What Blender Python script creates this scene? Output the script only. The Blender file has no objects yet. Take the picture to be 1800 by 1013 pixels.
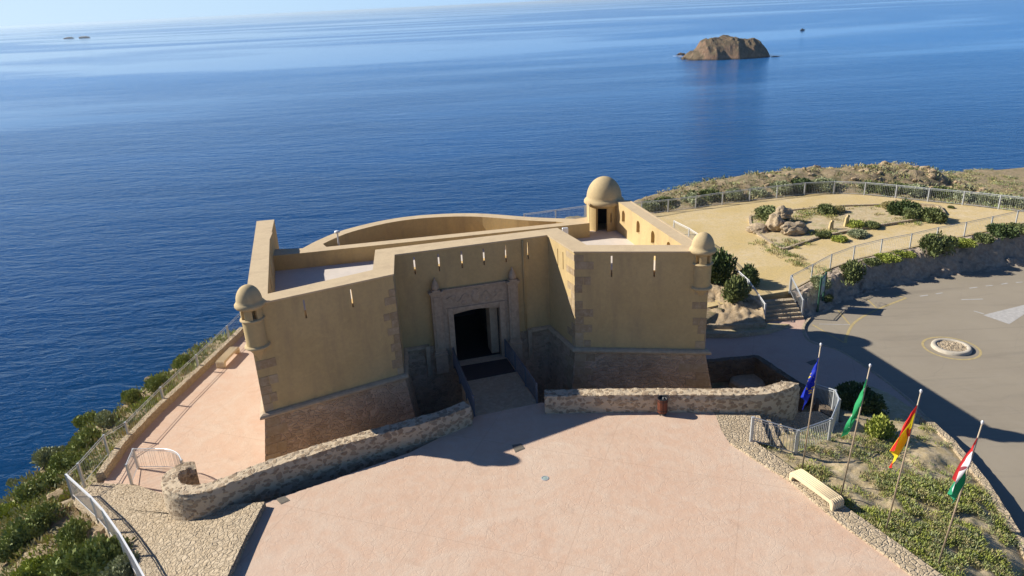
import bpy, bmesh, math, random
import numpy as np
from mathutils import Vector, Matrix, noise
S = bpy.context.scene
PI = math.pi
random.seed(7)
# ---------------------------------------------------------------- camera
W_, H_, F_ = 1800.0, 1013.0, 1280.0
CAM = np.array([0.0, 0.0, 17.0])
roll = math.atan2(47 - 4.5, 900.0)
pitch = math.atan((506.5 - 4.5) * math.cos(roll) / F_)
fw = np.array([0, math.cos(pitch), -math.sin(pitch)])
r0 = np.array([1.0, 0, 0]); u0 = np.cross(r0, fw)
rt = r0 * math.cos(roll) - u0 * math.sin(roll)
up = r0 * math.sin(roll) + u0 * math.cos(roll)
cd = bpy.data.cameras.new('camera'); cam = bpy.data.objects.new('camera', cd)
S.collection.objects.link(cam)
cam.matrix_world = Matrix(((rt[0], up[0], -fw[0], CAM[0]), (rt[1], up[1], -fw[1], CAM[1]), (rt[2], up[2], -fw[2], CAM[2]), (0, 0, 0, 1)))
cd.sensor_width = 36; cd.lens = F_ / W_ * 36; cd.clip_start = 0.5; cd.clip_end = 90000
S.camera = cam
# ---------------------------------------------------------------- sun and sky
SV = Vector((1.55, -0.46, -1.0)).normalized()          # direction the sunlight travels
elev = math.asin(-SV.z)
saz = math.atan2(-SV.x, -SV.y)                        # azimuth of the sun from +Y towards +X
w = bpy.data.worlds.new('World'); S.world = w; w.use_nodes = True
nt = w.node_tree; nt.nodes.clear()
sky = nt.nodes.new('ShaderNodeTexSky'); sky.sky_type = 'NISHITA'; sky.sun_disc = False
sky.sun_elevation = elev; sky.sun_rotation = saz
sky.altitude = 50; sky.air_density = 1.0; sky.dust_density = 0.2; sky.ozone_density = 4.0
bg = nt.nodes.new('ShaderNodeBackground'); bg.inputs[1].default_value = 0.05
wo = nt.nodes.new('ShaderNodeOutputWorld')
tint = nt.nodes.new('ShaderNodeMix'); tint.data_type = 'RGBA'; tint.blend_type = 'MULTIPLY'; tint.inputs[0].default_value = 1.0; tint.inputs[7].default_value = (0.62, 0.88, 1.25, 1)
nt.links.new(sky.outputs[0], tint.inputs[6])
tc = nt.nodes.new('ShaderNodeTexCoord'); sx = nt.nodes.new('ShaderNodeSeparateXYZ'); nt.links.new(tc.outputs['Generated'], sx.inputs[0])
mr = nt.nodes.new('ShaderNodeMapRange'); mr.interpolation_type = 'SMOOTHERSTEP'; nt.links.new(sx.outputs[2], mr.inputs[0])
for i_, v_ in ((1, -0.02), (2, 0.22), (3, 0.95), (4, 0.0)): mr.inputs[i_].default_value = v_
mr2 = nt.nodes.new('ShaderNodeMapRange'); nt.links.new(sx.outputs[0], mr2.inputs[0])      # paler towards the sun side
for i_, v_ in ((1, -0.6), (2, 0.5), (3, 1.0), (4, 0.0)): mr2.inputs[i_].default_value = v_
pc = nt.nodes.new('ShaderNodeMix'); pc.data_type = 'RGBA'; nt.links.new(mr2.outputs[0], pc.inputs[0]); pc.inputs[6].default_value = (3.6, 7.4, 13.0, 1); pc.inputs[7].default_value = (9.0, 11.6, 13.8, 1)
band = nt.nodes.new('ShaderNodeMix'); band.data_type = 'RGBA'; nt.links.new(mr.outputs[0], band.inputs[0]); nt.links.new(tint.outputs[2], band.inputs[6]); nt.links.new(pc.outputs[2], band.inputs[7])
nt.links.new(band.outputs[2], bg.inputs[0]); nt.links.new(bg.outputs[0], wo.inputs[0])
sd = bpy.data.lights.new('sun', 'SUN'); sd.energy = 4.9; sd.angle = math.radians(0.5); sd.color = (1.0, 0.955, 0.88)
so = bpy.data.objects.new('sun', sd); S.collection.objects.link(so)
so.rotation_euler = SV.to_track_quat('-Z', 'Y').to_euler()
S.view_settings.view_transform = 'Standard'; S.view_settings.look = 'None'
S.view_settings.exposure = 0.6; S.view_settings.gamma = 1.0

# ---------------------------------------------------------------- helpers
def ray(x, y): return rt * (x - W_ / 2) / F_ + up * (H_ / 2 - y) / F_ + fw
def G(x, y, z=0.0):
    "a photograph measurement turned into the point of the world at height z"
    v = ray(x, y); t = (z - CAM[2]) / v[2]; q = CAM + v * t
    return Vector((q[0], q[1], z))
def GL(pts, z=0.0): return [G(p[0], p[1], p[2] if len(p) > 2 else z) for p in pts]
def n3(x, y, z=0.0, s=1.0): return noise.noise(Vector((x * s, y * s, z * s)))
def fbm(x, y, s=1.0, o=4, seed=0.0): return noise.fractal(Vector((x * s, y * s, seed)), 0.9, 2.1, o)
def link(o): S.collection.objects.link(o); return o
def tag(o, label=None, cat=None, group=None, kind=None):
    if label: o['label'] = label
    if cat: o['category'] = cat
    if group: o['group'] = group
    if kind: o['kind'] = kind
    return o
def empty(name, loc=(0, 0, 0), rz=0.0):
    o = bpy.data.objects.new(name, None); o.location = loc; o.rotation_euler = (0, 0, rz); o.empty_display_size = 0.2
    return link(o)
class MB:
    def __init__(s): s.v = []; s.f = []
    def add(s, vs, fs):
        n = len(s.v); s.v += [tuple(p) for p in vs]; s.f += [tuple(i + n for i in f) for f in fs]
    def box(s, x0, x1, y0, y1, z0, z1, M=None):
        vs = [(x0, y0, z0), (x1, y0, z0), (x1, y1, z0), (x0, y1, z0), (x0, y0, z1), (x1, y0, z1), (x1, y1, z1), (x0, y1, z1)]
        if M is not None: vs = [M @ Vector(p) for p in vs]
        s.add(vs, [(0, 3, 2, 1), (4, 5, 6, 7), (0, 1, 5, 4), (1, 2, 6, 5), (2, 3, 7, 6), (3, 0, 4, 7)])
    def prism(s, poly, z0, z1):
        n = len(poly); vs = [(p[0], p[1], z0) for p in poly] + [(p[0], p[1], z1) for p in poly]
        s.add(vs, [tuple(range(n - 1, -1, -1)), tuple(range(n, 2 * n))] + [(i, (i + 1) % n, (i + 1) % n + n, i + n) for i in range(n)])
    def hexa(s, bot, top):
        n = len(bot)
        s.add(list(bot) + list(top), [tuple(range(n - 1, -1, -1)), tuple(range(n, 2 * n))] + [(i, (i + 1) % n, (i + 1) % n + n, i + n) for i in range(n)])
    def bar(s, a, b, r, n=6, r2=None, caps=True):
        a = Vector(a); b = Vector(b); d = (b - a)
        if d.length < 1e-6: return
        d.normalize(); q = d.to_track_quat('Z', 'Y'); r2 = r if r2 is None else r2
        vs = []
        for p, rr in ((a, r), (b, r2)):
            for i in range(n):
                t = 2 * PI * i / n + PI / n; vs.append(p + q @ Vector((rr * math.cos(t), rr * math.sin(t), 0)))
        fs = [(i, (i + 1) % n, (i + 1) % n + n, i + n) for i in range(n)]
        if caps: fs += [tuple(range(n - 1, -1, -1)), tuple(range(n, 2 * n))]
        s.add(vs, fs)
    def lathe(s, prof, cx, cy, n=40, a0=0, a1=2 * PI):
        full = abs(a1 - a0 - 2 * PI) < 1e-6; m = n if full else n + 1
        vs = [(cx + r * math.cos(a0 + (a1 - a0) * i / n), cy + r * math.sin(a0 + (a1 - a0) * i / n), z) for r, z in prof for i in range(m)]
        fs = []
        for k in range(len(prof) - 1):
            for i in range(n):
                j = (i + 1) % m if full else i + 1
                fs.append((k * m + i, k * m + j, (k + 1) * m + j, (k + 1) * m + i))
        s.add(vs, fs)
    def arc(s, cx, cy, ri, ro, a0, a1, z0, z1, n=8):
        P = []
        for i in range(n + 1):
            a = a0 + (a1 - a0) * i / n; P.append((math.cos(a), math.sin(a)))
        poly = [(cx + ro * c, cy + ro * q) for c, q in P] + [(cx + ri * c, cy + ri * q) for c, q in reversed(P)]
        vs = [(p[0], p[1], z0) for p in poly] + [(p[0], p[1], z1) for p in poly]
        m = len(poly); fs = []
        for i in range(n):
            fs.append((i, i + 1, m - 2 - i, m - 1 - i)[::-1]); fs.append((m + i, m + i + 1, 2 * m - 2 - i, 2 * m - 1 - i))
        fs += [(i, (i + 1) % m, (i + 1) % m + m, i + m) for i in range(m)]
        s.add(vs, fs)
    def build(s, name, mat, parent=None, smooth=False):
        me = bpy.data.meshes.new(name); me.from_pydata(s.v, [], s.f); me.validate(); me.update()
        if mat is not None:
            for m_ in (mat if isinstance(mat, (list, tuple)) else [mat]): me.materials.append(m_)
        if smooth: me.polygons.foreach_set('use_smooth', [True] * len(me.polygons))
        o = link(bpy.data.objects.new(name, me))
        if parent: o.parent = parent
        return o
def fixn(o):
    bm = bmesh.new(); bm.from_mesh(o.data); bmesh.ops.recalc_face_normals(bm, faces=bm.faces); bm.to_mesh(o.data); bm.free(); return o
def autosmooth(o, ang=40):
    me = o.data; me.polygons.foreach_set('use_smooth', [True] * len(me.polygons))
    try: me.set_sharp_from_angle(angle=math.radians(ang))
    except Exception: pass
    return o
def boolean(o, cutters, op='DIFFERENCE'):
    for c in cutters:
        m = o.modifiers.new('b', 'BOOLEAN'); m.object = c; m.operation = op; m.solver = 'EXACT'
    dg = bpy.context.evaluated_depsgraph_get(); dg.update()
    me = bpy.data.meshes.new_from_object(o.evaluated_get(dg)); o.modifiers.clear(); o.data = me
    for c in cutters:
        d = c.data; bpy.data.objects.remove(c); bpy.data.meshes.remove(d)
    return o
def resample(pts, n):
    P = [Vector(p) for p in pts]; L = [0]
    for a, b in zip(P, P[1:]): L.append(L[-1] + (b - a).length)
    out = []
    for i in range(n):
        t = L[-1] * i / (n - 1); k = 0
        while k < len(L) - 2 and L[k + 1] < t: k += 1
        f = (t - L[k]) / max(1e-9, L[k + 1] - L[k]); out.append(P[k].lerp(P[k + 1], f))
    return out
def plen(pts): return sum((Vector(b) - Vector(a)).length for a, b in zip(pts, pts[1:]))
def curve(pts, k=6):
    "Catmull-Rom through the points"
    P = [Vector(p) for p in pts]; P = [P[0] * 2 - P[1]] + P + [P[-1] * 2 - P[-2]]; out = []
    for i in range(1, len(P) - 2):
        for j in range(k):
            t = j / k; a, b, c, d = P[i - 1:i + 3]
            out.append(0.5 * ((2 * b) + (c - a) * t + (2 * a - 5 * b + 4 * c - d) * t * t + (3 * b - a - 3 * c + d) * t ** 3))
    out.append(P[-2]); return out
def offset_poly(poly, d):
    "outward offset of a counter-clockwise polygon"
    n = len(poly); out = []
    for i in range(n):
        a = Vector(poly[i - 1][:2]); b = Vector(poly[i][:2]); c = Vector(poly[(i + 1) % n][:2])
        u = (b - a).normalized(); v = (c - b).normalized()
        n1 = Vector((u.y, -u.x)); n2 = Vector((v.y, -v.x)); m = n1 + n2
        k = 1 / max(0.35, (1 + n1.dot(n2))); out.append((b.x + m.x * d * k, b.y + m.y * d * k))
    return out
def pdist(poly, X, Y):
    "signed distance, positive inside (numpy)"
    n = len(poly); D = np.full(X.shape, 1e9); ins = np.zeros(X.shape, bool)
    for i in range(n):
        ax, ay = poly[i][0], poly[i][1]; bx, by = poly[(i + 1) % n][0], poly[(i + 1) % n][1]
        ex, ey = bx - ax, by - ay; t = np.clip(((X - ax) * ex + (Y - ay) * ey) / (ex * ex + ey * ey + 1e-12), 0, 1)
        D = np.minimum(D, np.hypot(X - ax - t * ex, Y - ay - t * ey))
        c = ((ay > Y) != (by > Y)) & (X < (bx - ax) * (Y - ay) / ((by - ay) if by != ay else 1e-12) + ax)
        ins ^= c
    return np.where(ins, D, -D)
def slab(name, poly, ztop, thick, mat, kind='structure', parent=None):
    mb = MB(); n = len(poly)
    zt = ztop if callable(ztop) else (lambda x, y: ztop)
    top = [(p[0], p[1], zt(p[0], p[1])) for p in poly]; bot = [(p[0], p[1], zt(p[0], p[1]) - thick) for p in poly]
    mb.add(bot + top, [tuple(range(n, 2 * n))] + [(i, (i + 1) % n, (i + 1) % n + n, i + n) for i in range(n)])
    o = mb.build(name, mat, parent)
    bm = bmesh.new(); bm.from_mesh(o.data); bmesh.ops.triangulate(bm, faces=[f for f in bm.faces if len(f.verts) > 4]); bmesh.ops.recalc_face_normals(bm, faces=bm.faces)
    up_ = sum(f.normal.z * f.calc_area() for f in bm.faces)
    if up_ < 0: bmesh.ops.reverse_faces(bm, faces=bm.faces)
    bm.to_mesh(o.data); bm.free()
    if kind and not parent: o['kind'] = kind
    return o
def ruled(name, A, B, nu, nv, mat, prof=None, amp=0.0, ns=1.5, parent=None, smooth=True, sharp=0.0):
    A = resample(A, nu); B = resample(B, nu); vs = []; fs = []
    for i in range(nu):
        for j in range(nv):
            f = j / (nv - 1); p = A[i].lerp(B[i], f)
            if prof: p.z = A[i].z + (B[i].z - A[i].z) * prof(f)
            if amp:
                e = min(1.0, f * 6, (1 - f) * 6)
                d = fbm(p.x, p.y, ns, 5) * amp * e + sharp * e * abs(n3(p.x, p.y, p.z, ns * 1.7))
                p.z += d; p.x += n3(p.x, p.y, 5, ns) * amp * .5 * e; p.y += n3(p.x, p.y, 9, ns) * amp * .5 * e
            vs.append(p)
    for i in range(nu - 1):
        for j in range(nv - 1):
            a = i * nv + j; fs.append((a, a + nv, a + nv + 1, a + 1))
    mb = MB(); mb.add(vs, fs); o = mb.build(name, mat, parent, smooth)
    if sum(p.normal.z for p in o.data.polygons) < 0: o.data.flip_normals()
    return o

# ---------------------------------------------------------------- materials
class NT:
    def __init__(s, name):
        s.m = bpy.data.materials.new(name); s.m.use_nodes = True; s.t = s.m.node_tree
        s.p = s.t.nodes['Principled BSDF']; s.co = s.n('ShaderNodeTexCoord').outputs['Object']
        s.p.inputs['Roughness'].default_value = 0.85; s.p.inputs['Specular IOR Level'].default_value = 0.3
    def n(s, t, **k):
        nd = s.t.nodes.new(t)
        for a, b in k.items(): setattr(nd, a, b)
        return nd
    def L(s, a, b): s.t.links.new(a, b)
    def set(s, inp, v):
        if hasattr(v, 'is_linked') or hasattr(v, 'links'): s.L(v, inp)
        elif isinstance(v, (tuple, list)) and len(v) == 3 and inp.type == 'RGBA': inp.default_value = (*v, 1)
        else: inp.default_value = v
    def mapping(s, scale=(1, 1, 1), rot=(0, 0, 0), src=None):
        m = s.n('ShaderNodeMapping'); s.L(src or s.co, m.inputs[0]); m.inputs['Scale'].default_value = scale; m.inputs['Rotation'].default_value = rot
        return m.outputs[0]
    def noise(s, scale, detail=4, rough=0.55, vec=None, dist=0.0):
        n_ = s.n('ShaderNodeTexNoise'); s.L(vec or s.co, n_.inputs['Vector']); n_.inputs['Scale'].default_value = scale
        n_.inputs['Detail'].default_value = detail; n_.inputs['Roughness'].default_value = rough; n_.inputs['Distortion'].default_value = dist
        return n_.outputs['Fac']
    def vor(s, scale, feature='F1', vec=None, out='Distance', rnd=1.0):
        n_ = s.n('ShaderNodeTexVoronoi', feature=feature); s.L(vec or s.co, n_.inputs['Vector']); n_.inputs['Scale'].default_value = scale
        n_.inputs['Randomness'].default_value = rnd
        return n_.outputs[out]
    def ramp(s, fac, stops):
        r = s.n('ShaderNodeValToRGB'); s.L(fac, r.inputs[0]); e = r.color_ramp.elements
        while len(e) < len(stops): e.new(0.5)
        for k, (p, c) in enumerate(stops):
            e[k].position = p; e[k].color = (c, c, c, 1) if isinstance(c, (int, float)) else (*c, 1)
        return r.outputs[0]
    def mix(s, f, a, b, mode='MIX'):
        m = s.n('ShaderNodeMix', data_type='RGBA', blend_type=mode)
        s.set(m.inputs[0], f); s.set(m.inputs[6], a); s.set(m.inputs[7], b); return m.outputs[2]
    def math(s, op, a, b=0.0):
        m = s.n('ShaderNodeMath', operation=op); s.set(m.inputs[0], a); s.set(m.inputs[1], b); return m.outputs[0]
    def sep(s, v):
        n_ = s.n('ShaderNodeSeparateXYZ'); s.L(v, n_.inputs[0]); return n_.outputs
    def warp(s, amt, scale=2.0):
        n_ = s.n('ShaderNodeTexNoise'); s.L(s.co, n_.inputs['Vector']); n_.inputs['Scale'].default_value = scale
        v = s.n('ShaderNodeVectorMath', operation='MULTIPLY_ADD'); s.L(n_.outputs['Color'], v.inputs[0]); v.inputs[1].default_value = (amt,) * 3; s.L(s.co, v.inputs[2])
        return v.outputs[0]
    def bump(s, h, strength=0.5, dist=0.02, nrm=None):
        b = s.n('ShaderNodeBump'); s.L(h, b.inputs['Height']); b.inputs['Strength'].default_value = strength; b.inputs['Distance'].default_value = dist
        if nrm is not None: s.L(nrm, b.inputs['Normal'])
        return b.outputs[0]
    def out(s, col=None, nrm=None, rough=None, **k):
        if col is not None: s.set(s.p.inputs['Base Color'], col)
        if nrm is not None: s.L(nrm, s.p.inputs['Normal'])
        if rough is not None: s.set(s.p.inputs['Roughness'], rough)
        for a, b in k.items(): s.p.inputs[a.replace('_', ' ')].default_value = b
        return s.m
M = {}
def plaster(name, c1, c2, stain=(0.33, 0.24, 0.13)):
    t = NT(name)
    a = t.noise(0.55, 6, 0.6); b = t.noise(7, 5, 0.6); v = t.noise(1.6, 5, 0.6, vec=t.mapping((1, 1, 0.18)))
    c = t.mix(t.ramp(a, [(0.3, 0.0), (0.7, 1.0)]), c1, c2)
    c = t.mix(t.math('MULTIPLY', t.ramp(v, [(0.50, 0.0), (0.75, 1.0)]), 0.55), c, stain)
    pt = t.ramp(t.noise(1.1, 7, 0.7, dist=1.0), [(0.55, 0.0), (0.60, 1.0)]); c = t.mix(t.math('MULTIPLY', pt, 0.16), c, tuple(min(1, x * 1.25) for x in c1))
    c = t.mix(t.math('MULTIPLY', t.ramp(b, [(0.3, 1.0), (0.6, 0.0)]), 0.25), c, stain)
    return t.out(c, t.bump(b, 0.35, 0.012), 0.9)
M['plaster'] = plaster('ochre_plaster', (0.57, 0.41, 0.19), (0.49, 0.35, 0.155))
M['coping'] = plaster('pale_ochre_coping', (0.60, 0.46, 0.275), (0.555, 0.42, 0.25), (0.42, 0.31, 0.19))
M['dome'] = plaster('dome_plaster', (0.56, 0.42, 0.22), (0.50, 0.37, 0.19), (0.30, 0.23, 0.13))
def rubble(name, cols, mortar, scale=3.2, zs=1.5, mw=0.05, bd=0.05, bigdark=0.4):
    t = NT(name); wv = t.warp(0.22, 3.0)
    vec = t.mapping((1, 1, zs), src=wv)
    edge = t.vor(scale, 'DISTANCE_TO_EDGE', vec); cell = t.vor(scale, 'F1', vec, 'Color')
    sx = t.sep(cell)[0]
    c = t.ramp(sx, [(i / (len(cols) - 1), cols[i]) for i in range(len(cols))])
    c = t.mix(t.math('MULTIPLY', t.noise(14, 5), 0.35), c, mortar)
    m = t.ramp(edge, [(mw * 0.4, 1.0), (mw * 1.6, 0.0)])
    c = t.mix(m, c, mortar)
    big = t.ramp(t.noise(0.7, 5), [(0.45, 0.0), (0.75, 1.0)])
    c = t.mix(t.math('MULTIPLY', big, bigdark), c, tuple(x * 0.5 for x in cols[0]))
    h = t.math('ADD', t.ramp(edge, [(0.0, 0.0), (0.15, 1.0)]), t.math('MULTIPLY', t.noise(18, 4), 0.5))
    return t.out(c, t.bump(h, 0.9, bd), 0.95)
M['base_stone'] = rubble('reddish_base_masonry', [(0.36, 0.255, 0.155), (0.48, 0.355, 0.225), (0.57, 0.425, 0.275), (0.40, 0.28, 0.165)], (0.60, 0.43, 0.285), 3.6, 1.7, 0.035, 0.035)
def bedded(name, cols, mortar, scale, zs):
    t = NT(name); wv = t.warp(0.30, 4.0); vec = t.mapping((1, 1, zs), src=wv)
    d = t.vor(scale, 'F1', vec); cell = t.vor(scale, 'F1', vec, 'Color'); sx = t.sep(cell)
    c = t.ramp(sx[0], [(i / (len(cols) - 1), cols[i]) for i in range(len(cols))])
    lim = t.math('ADD', t.math('MULTIPLY', sx[1], 0.20), 0.36)
    m = t.ramp(t.math('ADD', t.math('SUBTRACT', d, lim), 0.5), [(0.46, 0.0), (0.54, 1.0)])
    g = t.noise(16, 5, 0.7); c = t.mix(t.math('MULTIPLY', g, 0.3), c, mortar)
    mm = t.mix(t.math('MULTIPLY', t.noise(5, 5), 0.5), mortar, tuple(x * 0.72 for x in mortar)); c = t.mix(m, c, mm)
    h = t.math('ADD', t.math('MULTIPLY', t.math('SUBTRACT', 1.0, m), 0.8), t.math('MULTIPLY', g, 0.7))
    return t.out(c, t.bump(h, 0.8, 0.05), 0.95)
M['wall_stone'] = bedded('field_stone_wall', [(0.22, 0.15, 0.095), (0.34, 0.25, 0.155), (0.26, 0.18, 0.11), (0.42, 0.32, 0.21)], (0.57, 0.45, 0.30), 4.0, 1.6)
M['unused'] = rubble('field_stone_wall', [(0.24, 0.165, 0.10), (0.38, 0.28, 0.17), (0.20, 0.14, 0.09), (0.44, 0.33, 0.21)], (0.60, 0.475, 0.315), 4.0, 1.5, 0.16, 0.05, 0.05)
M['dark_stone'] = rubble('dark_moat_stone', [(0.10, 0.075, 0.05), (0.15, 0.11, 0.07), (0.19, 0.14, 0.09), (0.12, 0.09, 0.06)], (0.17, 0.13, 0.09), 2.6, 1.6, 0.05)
M['kerb_stone'] = rubble('kerb_stone', [(0.42, 0.32, 0.19), (0.50, 0.39, 0.25), (0.39, 0.29, 0.17)], (0.50, 0.40, 0.27), 6.0, 1.0, 0.04, 0.04, 0.15)
M['cobble'] = rubble('rough_stone_paving', [(0.42, 0.33, 0.215), (0.50, 0.40, 0.27), (0.39, 0.30, 0.19), (0.46, 0.36, 0.235)], (0.42, 0.325, 0.21), 6.0, 1.0, 0.02, 0.04, 0.1)
def simple(name, c, rough=0.8, spec=0.3, metal=0.0, var=0.15, sc=8.0, bump=0.2):
    t = NT(name); n_ = t.noise(sc, 4)
    col = t.mix(t.math('MULTIPLY', t.ramp(n_, [(0.3, 0.0), (0.7, 1.0)]), var * 2), c, tuple(x * 0.6 for x in c))
    return t.out(col, t.bump(n_, bump, 0.01), rough, Specular_IOR_Level=spec, Metallic=metal)
M['trim'] = simple('weathered_trim_stone', (0.50, 0.38, 0.245), var=0.3, sc=5, bump=0.5)
M['portal'] = simple('carved_pink_limestone', (0.50, 0.375, 0.25), var=0.35, sc=6, bump=0.6)
def quoinmat():
    t = NT('brown_quoin_stone'); g = t.n('ShaderNodeNewGeometry').outputs['Random Per Island']; n_ = t.noise(5, 5, 0.7)
    c = t.ramp(g, [(0.0, (0.30, 0.21, 0.115)), (0.4, (0.37, 0.265, 0.145)), (0.7, (0.45, 0.34, 0.20)), (1.0, (0.33, 0.225, 0.12))])
    c = t.mix(t.ramp(n_, [(0.45, 0.0), (0.72, 0.7)]), c, (0.52, 0.41, 0.28))
    return t.out(c, t.bump(n_, 0.9, 0.02), 0.95)
M['quoin'] = quoinmat()
M['floor'] = simple('white_roof_paving', (0.64, 0.56, 0.47), var=0.12, sc=3, bump=0.2)
M['metal'] = simple('galvanised_steel', (0.52, 0.53, 0.52), 0.45, 0.5, 0.35, 0.06, 10, 0.02)
M['white_metal'] = simple('white_painted_steel', (0.70, 0.69, 0.66), 0.4, 0.5, 0.1, 0.04, 10, 0.02)
M['blue_metal'] = simple('blue_grey_steel', (0.12, 0.14, 0.17), 0.45, 0.5, 0.35, 0.1, 6, 0.02)
M['pole'] = simple('dull_bronze_pole', (0.42, 0.33, 0.22), 0.5, 0.5, 0.2, 0.1, 10, 0.02)
M['bench'] = simple('cream_cast_stone', (0.72, 0.58, 0.36), 0.7, 0.3, 0, 0.08, 4, 0.2)
M['wood'] = simple('reddish_slatted_wood', (0.20, 0.065, 0.035), 0.6, 0.3, 0, 0.3, 12, 0.4)
M['black'] = simple('black_liner_and_passage_shade', (0.02, 0.02, 0.022), 0.5, 0.4, 0, 0.1)  # also painted on the gate passage, standing in for its unlit depth
M['dark'] = simple('dark_timber_and_turret_shade', (0.045, 0.04, 0.04), 0.7, 0.3, 0, 0.3)  # timber deck; also painted inside the rear turret in place of shade
M['green_metal'] = simple('dark_green_frame', (0.03, 0.10, 0.06), 0.5, 0.4, 0, 0.1)
M['grate'] = simple('cast_iron_cover', (0.20, 0.17, 0.13), 0.7, 0.4, 0.2, 0.3, 10, 0.4)
M['glass'] = simple('lamp_lens', (0.35, 0.42, 0.36), 0.15, 0.6, 0, 0.1)
M['yellow_paint'] = simple('worn_yellow_paint', (0.48, 0.37, 0.17), 0.8, 0.3, 0, 0.3, 6, 0.1)
M['white_paint'] = simple('worn_white_paint', (0.50, 0.47, 0.42), 0.8, 0.3, 0, 0.35, 5, 0.1)
M['stone_white'] = simple('whitewashed_kerb', (0.52, 0.455, 0.35), 0.9, 0.3, 0, 0.25, 5, 0.4)
def pink(name, c1, c2, c3):
    t = NT(name); wv = t.warp(0.25, 2.5)
    e = t.vor(3.2, 'DISTANCE_TO_EDGE', wv); e2 = t.vor(6.5, 'DISTANCE_TO_EDGE', wv)
    a = t.noise(0.28, 6, 0.6); b = t.noise(2.2, 5, 0.65); g = t.noise(14, 4)
    c = t.mix(t.ramp(a, [(0.32, 0.0), (0.68, 1.0)]), c1, c2)
    pp = t.ramp(t.noise(0.33, 6, 0.65, dist=0.8), [(0.50, 0.0), (0.68, 1.0)])
    c = t.mix(t.math('MULTIPLY', t.ramp(b, [(0.40, 0.0), (0.75, 1.0)]), 0.5), c, c3); c = t.mix(t.math('MULTIPLY', pp, 0.55), c, c3)
    crack = t.math('MULTIPLY', t.ramp(e, [(0.0, 1.0), (0.022, 0.0)]), t.ramp(t.noise(1.1, 3), [(0.42, 0.0), (0.6, 1.0)]))
    st = t.ramp(t.noise(0.55, 7, 0.72, dist=1.2), [(0.56, 0.0), (0.72, 1.0)]); c = t.mix(t.math('MULTIPLY', st, 0.35), c, tuple(x * 0.72 for x in c1))
    c = t.mix(t.math('MULTIPLY', g, 0.22), c, tuple(x * 0.6 for x in c1))
    c = t.mix(t.math('MULTIPLY', crack, 0.28), c, tuple(x * 0.5 for x in c1))
    br = t.n('ShaderNodeTexBrick'); t.L(t.mapping((1, 1, 1), (0, 0, 0.35)), br.inputs[0]); br.inputs['Scale'].default_value = 1.0
    br.offset = 0.0; br.inputs['Brick Width'].default_value = 5.2; br.inputs['Row Height'].default_value = 6.0; br.inputs['Mortar Size'].default_value = 0.02
    c = t.mix(t.math('MULTIPLY', br.outputs['Fac'], 0.25), c, tuple(x * 0.6 for x in c1))
    h = t.math('ADD', t.math('ADD', t.math('MULTIPLY', t.ramp(e, [(0.0, 0.0), (0.06, 1.0)]), t.ramp(t.noise(0.9, 3), [(0.4, 0.1), (0.65, 0.8)])), t.math('MULTIPLY', b, 1.0)), t.math('MULTIPLY', g, 0.45))
    h = t.math('ADD', h, t.math('MULTIPLY', t.ramp(e2, [(0, 0.0), (0.05, 0.6)]), t.ramp(b, [(0.4, 0.0), (0.6, 1.0)])))
    return t.out(c, t.bump(h, 0.30, 0.02), 0.85)
M['pink'] = pink('stamped_pink_concrete', (0.59, 0.39, 0.265), (0.61, 0.43, 0.30), (0.66, 0.54, 0.41))
M['pink2'] = pink('stamped_rose_concrete', (0.54, 0.35, 0.26), (0.57, 0.385, 0.285), (0.60, 0.44, 0.33))
def asphalt():
    t = NT('worn_asphalt'); a = t.noise(0.22, 6, 0.6); b = t.noise(1.7, 6, 0.65); g = t.noise(60, 3)
    c = t.mix(t.ramp(a, [(0.3, 0.0), (0.7, 1.0)]), (0.30, 0.25, 0.178), (0.35, 0.295, 0.21))
    c = t.mix(t.math('MULTIPLY', t.ramp(b, [(0.5, 0.0), (0.8, 1.0)]), 0.35), c, (0.36, 0.31, 0.24))
    ty_ = t.ramp(t.noise(0.5, 6, 0.65, vec=t.mapping((0.22, 1.6, 1), (0, 0, 0.7)), dist=1.5), [(0.52, 0.0), (0.68, 1.0)])
    c = t.mix(t.math('MULTIPLY', ty_, 0.25), c, (0.15, 0.13, 0.10)); c = t.mix(t.math('MULTIPLY', g, 0.3), c, (0.12, 0.105, 0.09))
    wv = t.warp(0.8, 0.6); e = t.vor(0.16, 'DISTANCE_TO_EDGE', wv)
    c = t.mix(t.math('MULTIPLY', t.ramp(e, [(0.0, 1.0), (0.003, 0.0)]), 0.2), c, (0.15, 0.13, 0.11))
    return t.out(c, t.bump(g, 0.4, 0.008), 0.9)
M['asphalt'] = asphalt()
def earth(name, c1, c2, c3, veg=None, vegamt=0.5, sc=1.0, bd=0.06, vlo=0.5):
    t = NT(name); a = t.noise(0.35 * sc, 6, 0.6); b = t.noise(2.4 * sc, 6, 0.7); g = t.noise(12 * sc, 5, 0.7)
    c = t.mix(t.ramp(a, [(0.35, 0.0), (0.65, 1.0)]), c1, c2)
    c = t.mix(t.ramp(b, [(0.42, 0.0), (0.72, 1.0)]), c, c3)
    c = t.mix(t.math('MULTIPLY', t.ramp(g, [(0.3, 1.0), (0.55, 0.0)]), 0.45), c, tuple(x * 0.45 for x in c1))
    if veg:
        v = t.noise(1.3 * sc, 6, 0.75, dist=0.6)
        c = t.mix(t.math('MULTIPLY', t.ramp(v, [(vlo, 0.0), (vlo + 0.12, 1.0)]), vegamt), c, veg)
    h = t.math('ADD', b, t.math('MULTIPLY', g, 0.5))
    return t.out(c, t.bump(h, 0.8, bd), 0.95)
M['sand'] = earth('yellow_compacted_sand', (0.52, 0.385, 0.17), (0.60, 0.47, 0.28), (0.55, 0.40, 0.16), sc=0.7, bd=0.02)
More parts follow.
